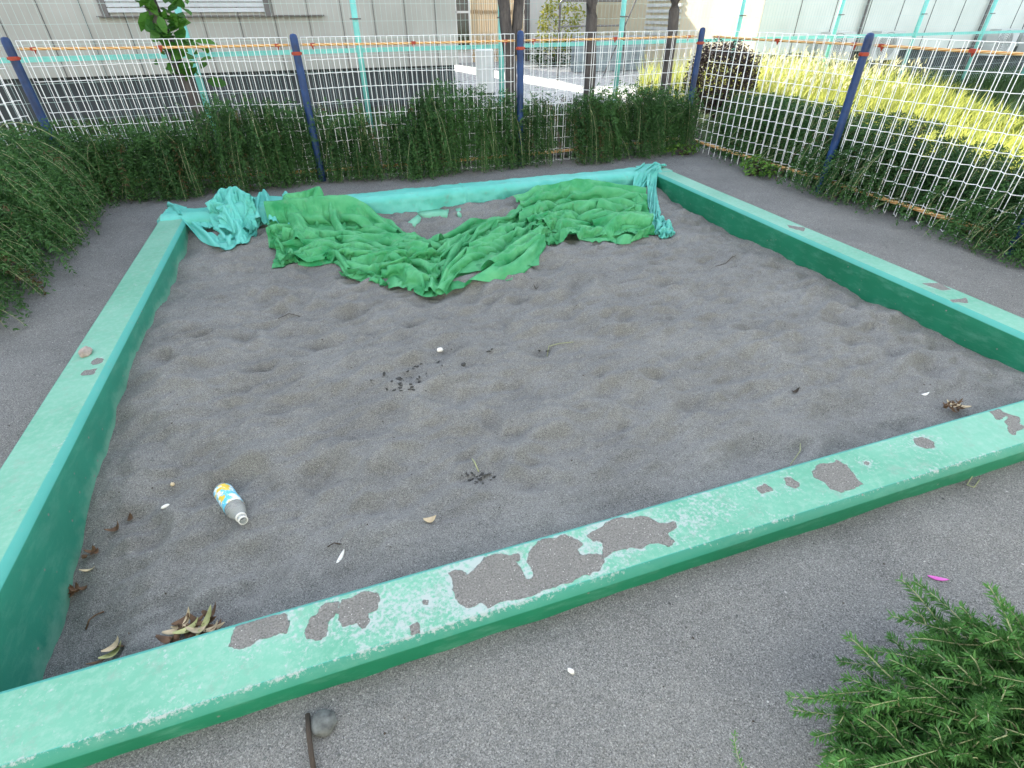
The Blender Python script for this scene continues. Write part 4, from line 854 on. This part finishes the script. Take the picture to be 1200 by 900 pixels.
leaf('leaf', 'dark leaf flake on the open sand right of centre', 'leaf', on_sand(932, 460), .04, .014, .1, .6, M['twigdark'])
leaf('leaf', 'white leaf flake on the sand beside the dry leaf heap', 'leaf', on_sand(1084, 463), .035, .012, -.1, .3, M['whitebit'])
leaf('leaf', 'narrow pale leaf on the sand against the left curb', 'leaf', on_sand(105, 669), .05, .009, -.2, .3, M['creamleaf'])
leaf('leaf', 'magenta plastic strip', 'plastic strip', on_ground(1099, 679), .045, .012, -.75, .15, M['magenta'])
o = COL.objects[-1]; o.name = 'plastic_strip'; o['label'] = 'short magenta plastic strip on the ground above the foreground rosemary'
def twig(label, pts, r, m, sandy=True, name='twig'):
    f = on_sand if sandy else on_ground; P = [Vector(f(*p)) + Vector((0, 0, r*.8 + (.006 if 0 < i < len(pts)-1 else 0))) for i, p in enumerate(pts)]; b = MB(); b.tube(P, r, 6); return tag(b.build(name, m, None, True), label, 'twig')
twig('thick brown stick lying on the ground beside the round grey stone', [(361, 838), (363, 860), (366, 885), (370, 915)], .0055, M['twigdark'], False, 'stick')
twig('thin curved dark twig on the sand below the left part of the net', [(327, 378), (340, 372), (352, 371)], .0016, M['twigdark'])
twig('thin dark twig on the sand right of the net heap', [(622, 325), (628, 331), (631, 338)], .0018, M['twigdark'])
twig('thin pale root curving out of the dug sand in the middle', [(672, 401), (655, 404), (643, 410), (641, 418)], .0018, M['stem'])
twig('pale looping root on the ground in front of the near curb at right', [(1162, 541), (1146, 548), (1138, 560), (1132, 570), (1140, 573), (1148, 562)], .0016, M['stem'], False)
twig('thin pale twig on the sand behind the bare patch at right', [(926, 545), (937, 530), (938, 519)], .0014, M['stem'])
twig('reddish bent twig on the sand in the near left corner', [(101, 738), (106, 728), (114, 722), (122, 717)], .0022, M['dryleaf'])
twig('pale stick poking up from the dug spot below the middle', [(553, 538), (556, 543), (561, 553)], .0022, M['stem'])
twig('dark forked twig on the sand near the right curb', [(838, 314), (850, 310), (857, 303), (862, 300)], .002, M['twigdark'])
twig('thin dark twig on the sand beside the lone white leaf', [(384, 641), (392, 638), (399, 638)], .0018, M['twigdark'])
# pebbly litter, uncountable
def bits(name, n, m, lo, hi, fz, seed, rmin, rmax, test):
    rg = np.random.default_rng(seed); P = rg.uniform(lo, hi, (n, 2)); P = P[test(P)]; k = len(P); z = fz(P[:, 0], P[:, 1]); r = rg.uniform(rmin, rmax, (k, 1)) * rg.uniform(.4, 1, (k, 1))
    T = np.array([(1, 0, 0), (-1, 0, 0), (0, 1, 0), (0, -1, 0), (0, 0, .8), (0, 0, -.5)]); V_ = (np.concatenate([P, z[:, None]], 1)[:, None] + (T * rg.uniform(.5, 1.3, (k, 6, 1))) * r[:, None]).reshape(-1, 3)
    o = np.arange(k)[:, None]*6; F_ = np.concatenate([o + np.array(f) for f in ((0, 2, 4), (2, 1, 4), (1, 3, 4), (3, 0, 4))]); return kind(npmesh(name, V_, F_, m), 'stuff')
inbox = lambda P: (P[:, 0] > BL1+.03) & (P[:, 0] < BR0-.03) & (P[:, 1] > BN1+.03) & (P[:, 1] < BF0-.04)
outbox = lambda P: ~((P[:, 0] > BL0-.03) & (P[:, 0] < BR1+.03) & (P[:, 1] > BN0-.03) & (P[:, 1] < BF1+.03))
bits('white_grit', 5200, M['palegrit'], (-3, -.5), (3.9, 5.2), ground_z, 1, .0012, .0042, outbox)
bits('grey_grit', 9000, M['stone'], (-3, -.5), (3.9, 5.2), ground_z, 2, .0015, .0055, outbox)
bits('sand_grit', 1500, M['stone'], (-1, .8), (2.8, 4.2), sand_z, 4, .0012, .0045, inbox)
bits('pale_sand_grit', 700, M['palegrit'], (-1, .8), (2.8, 4.2), sand_z, 5, .0012, .0040, inbox)
bits('ground_crumbs', 900, M['twigdark'], (-3, -.5), (3.8, 5.0), ground_z, 8, .0015, .005, outbox)
bits('dark_crumbs', 900, M['twigdark'], (-1, .8), (2.8, 4.2), sand_z, 6, .0015, .0055, inbox)

# ------------------------------------------------------------------ bottle
A_ = Vector(on_sand(263, 580)); B_ = Vector(on_sand(288, 617)); ax = (B_ - A_).normalized(); Lb = (B_ - A_).length * 1.02
rb = .030; c0 = A_ + Vector((0, 0, rb * .92)); zax = ax; xax = zax.cross(Vector((0, 0, 1))).normalized(); yax = zax.cross(xax)
Mb = Matrix.Translation(c0) @ Matrix((xax, yax, zax)).transposed().to_4x4()
t = thing('plastic_bottle', 'small clear plastic bottle with a blue and yellow label lying on the sand', 'bottle', tuple(A_))
gl = NT('clear plastic'); gl.base((.86, .90, .86), .12, .5); gl.b.inputs['Transmission Weight'].default_value = .75; gl.b.inputs['IOR'].default_value = 1.25
b = MB(); k = Lb / .16; b.lathe([(.004, .004), (.020, 0), (.028, .004*k), (rb, .012*k), (rb, .10*k), (rb*.97, .112*k), (.022, .131*k), (.0135, .141*k), (.0125, .149*k), (.0125, .160*k), (.0105, .160*k), (.0105, .150*k)], 28, 0, Mb); b.build('body', gl.m, t, True)
lm = NT('printed label'); pv_ = lm.n('ShaderNodeTexCoord').outputs['Object']
v1 = lm.noise(42, 3, .6, v=pv_); v2 = lm.noise(30, 2, .5, v=lm.mapv((1, 1, 1), (1, 2, 0), pv_)); v3 = lm.noise(120, 3, .6, v=pv_)
cc = lm.mix(lm.ramp(v1, .46, .50), (.75, .82, .84), (.10, .50, .70)); cc = lm.mix(lm.ramp(v2, .53, .57), cc, (.72, .52, .05)); cc = lm.mix(lm.ramp(v3, .60, .64), cc, (.78, .80, .80)); lm.base(cc, .35, .5)
b = MB(); b.lathe([(rb+.0006, .014*k), (rb+.0009, .016*k), (rb+.0009, .098*k), (rb+.0006, .1*k)], 28, 0, Mb); b.build('label', lm.m, t, True)
b = MB(); b.lathe([(.0128, .1435*k), (.0165, .144*k), (.0165, .147*k), (.0128, .1475*k)], 24, 0, Mb); b.lathe([(.0112, .1575*k), (.0142, .1575*k), (.0142, .161*k), (.0112, .161*k)], 24, 0, Mb); b.build('neck_ring', M['whitebit'], t, True)
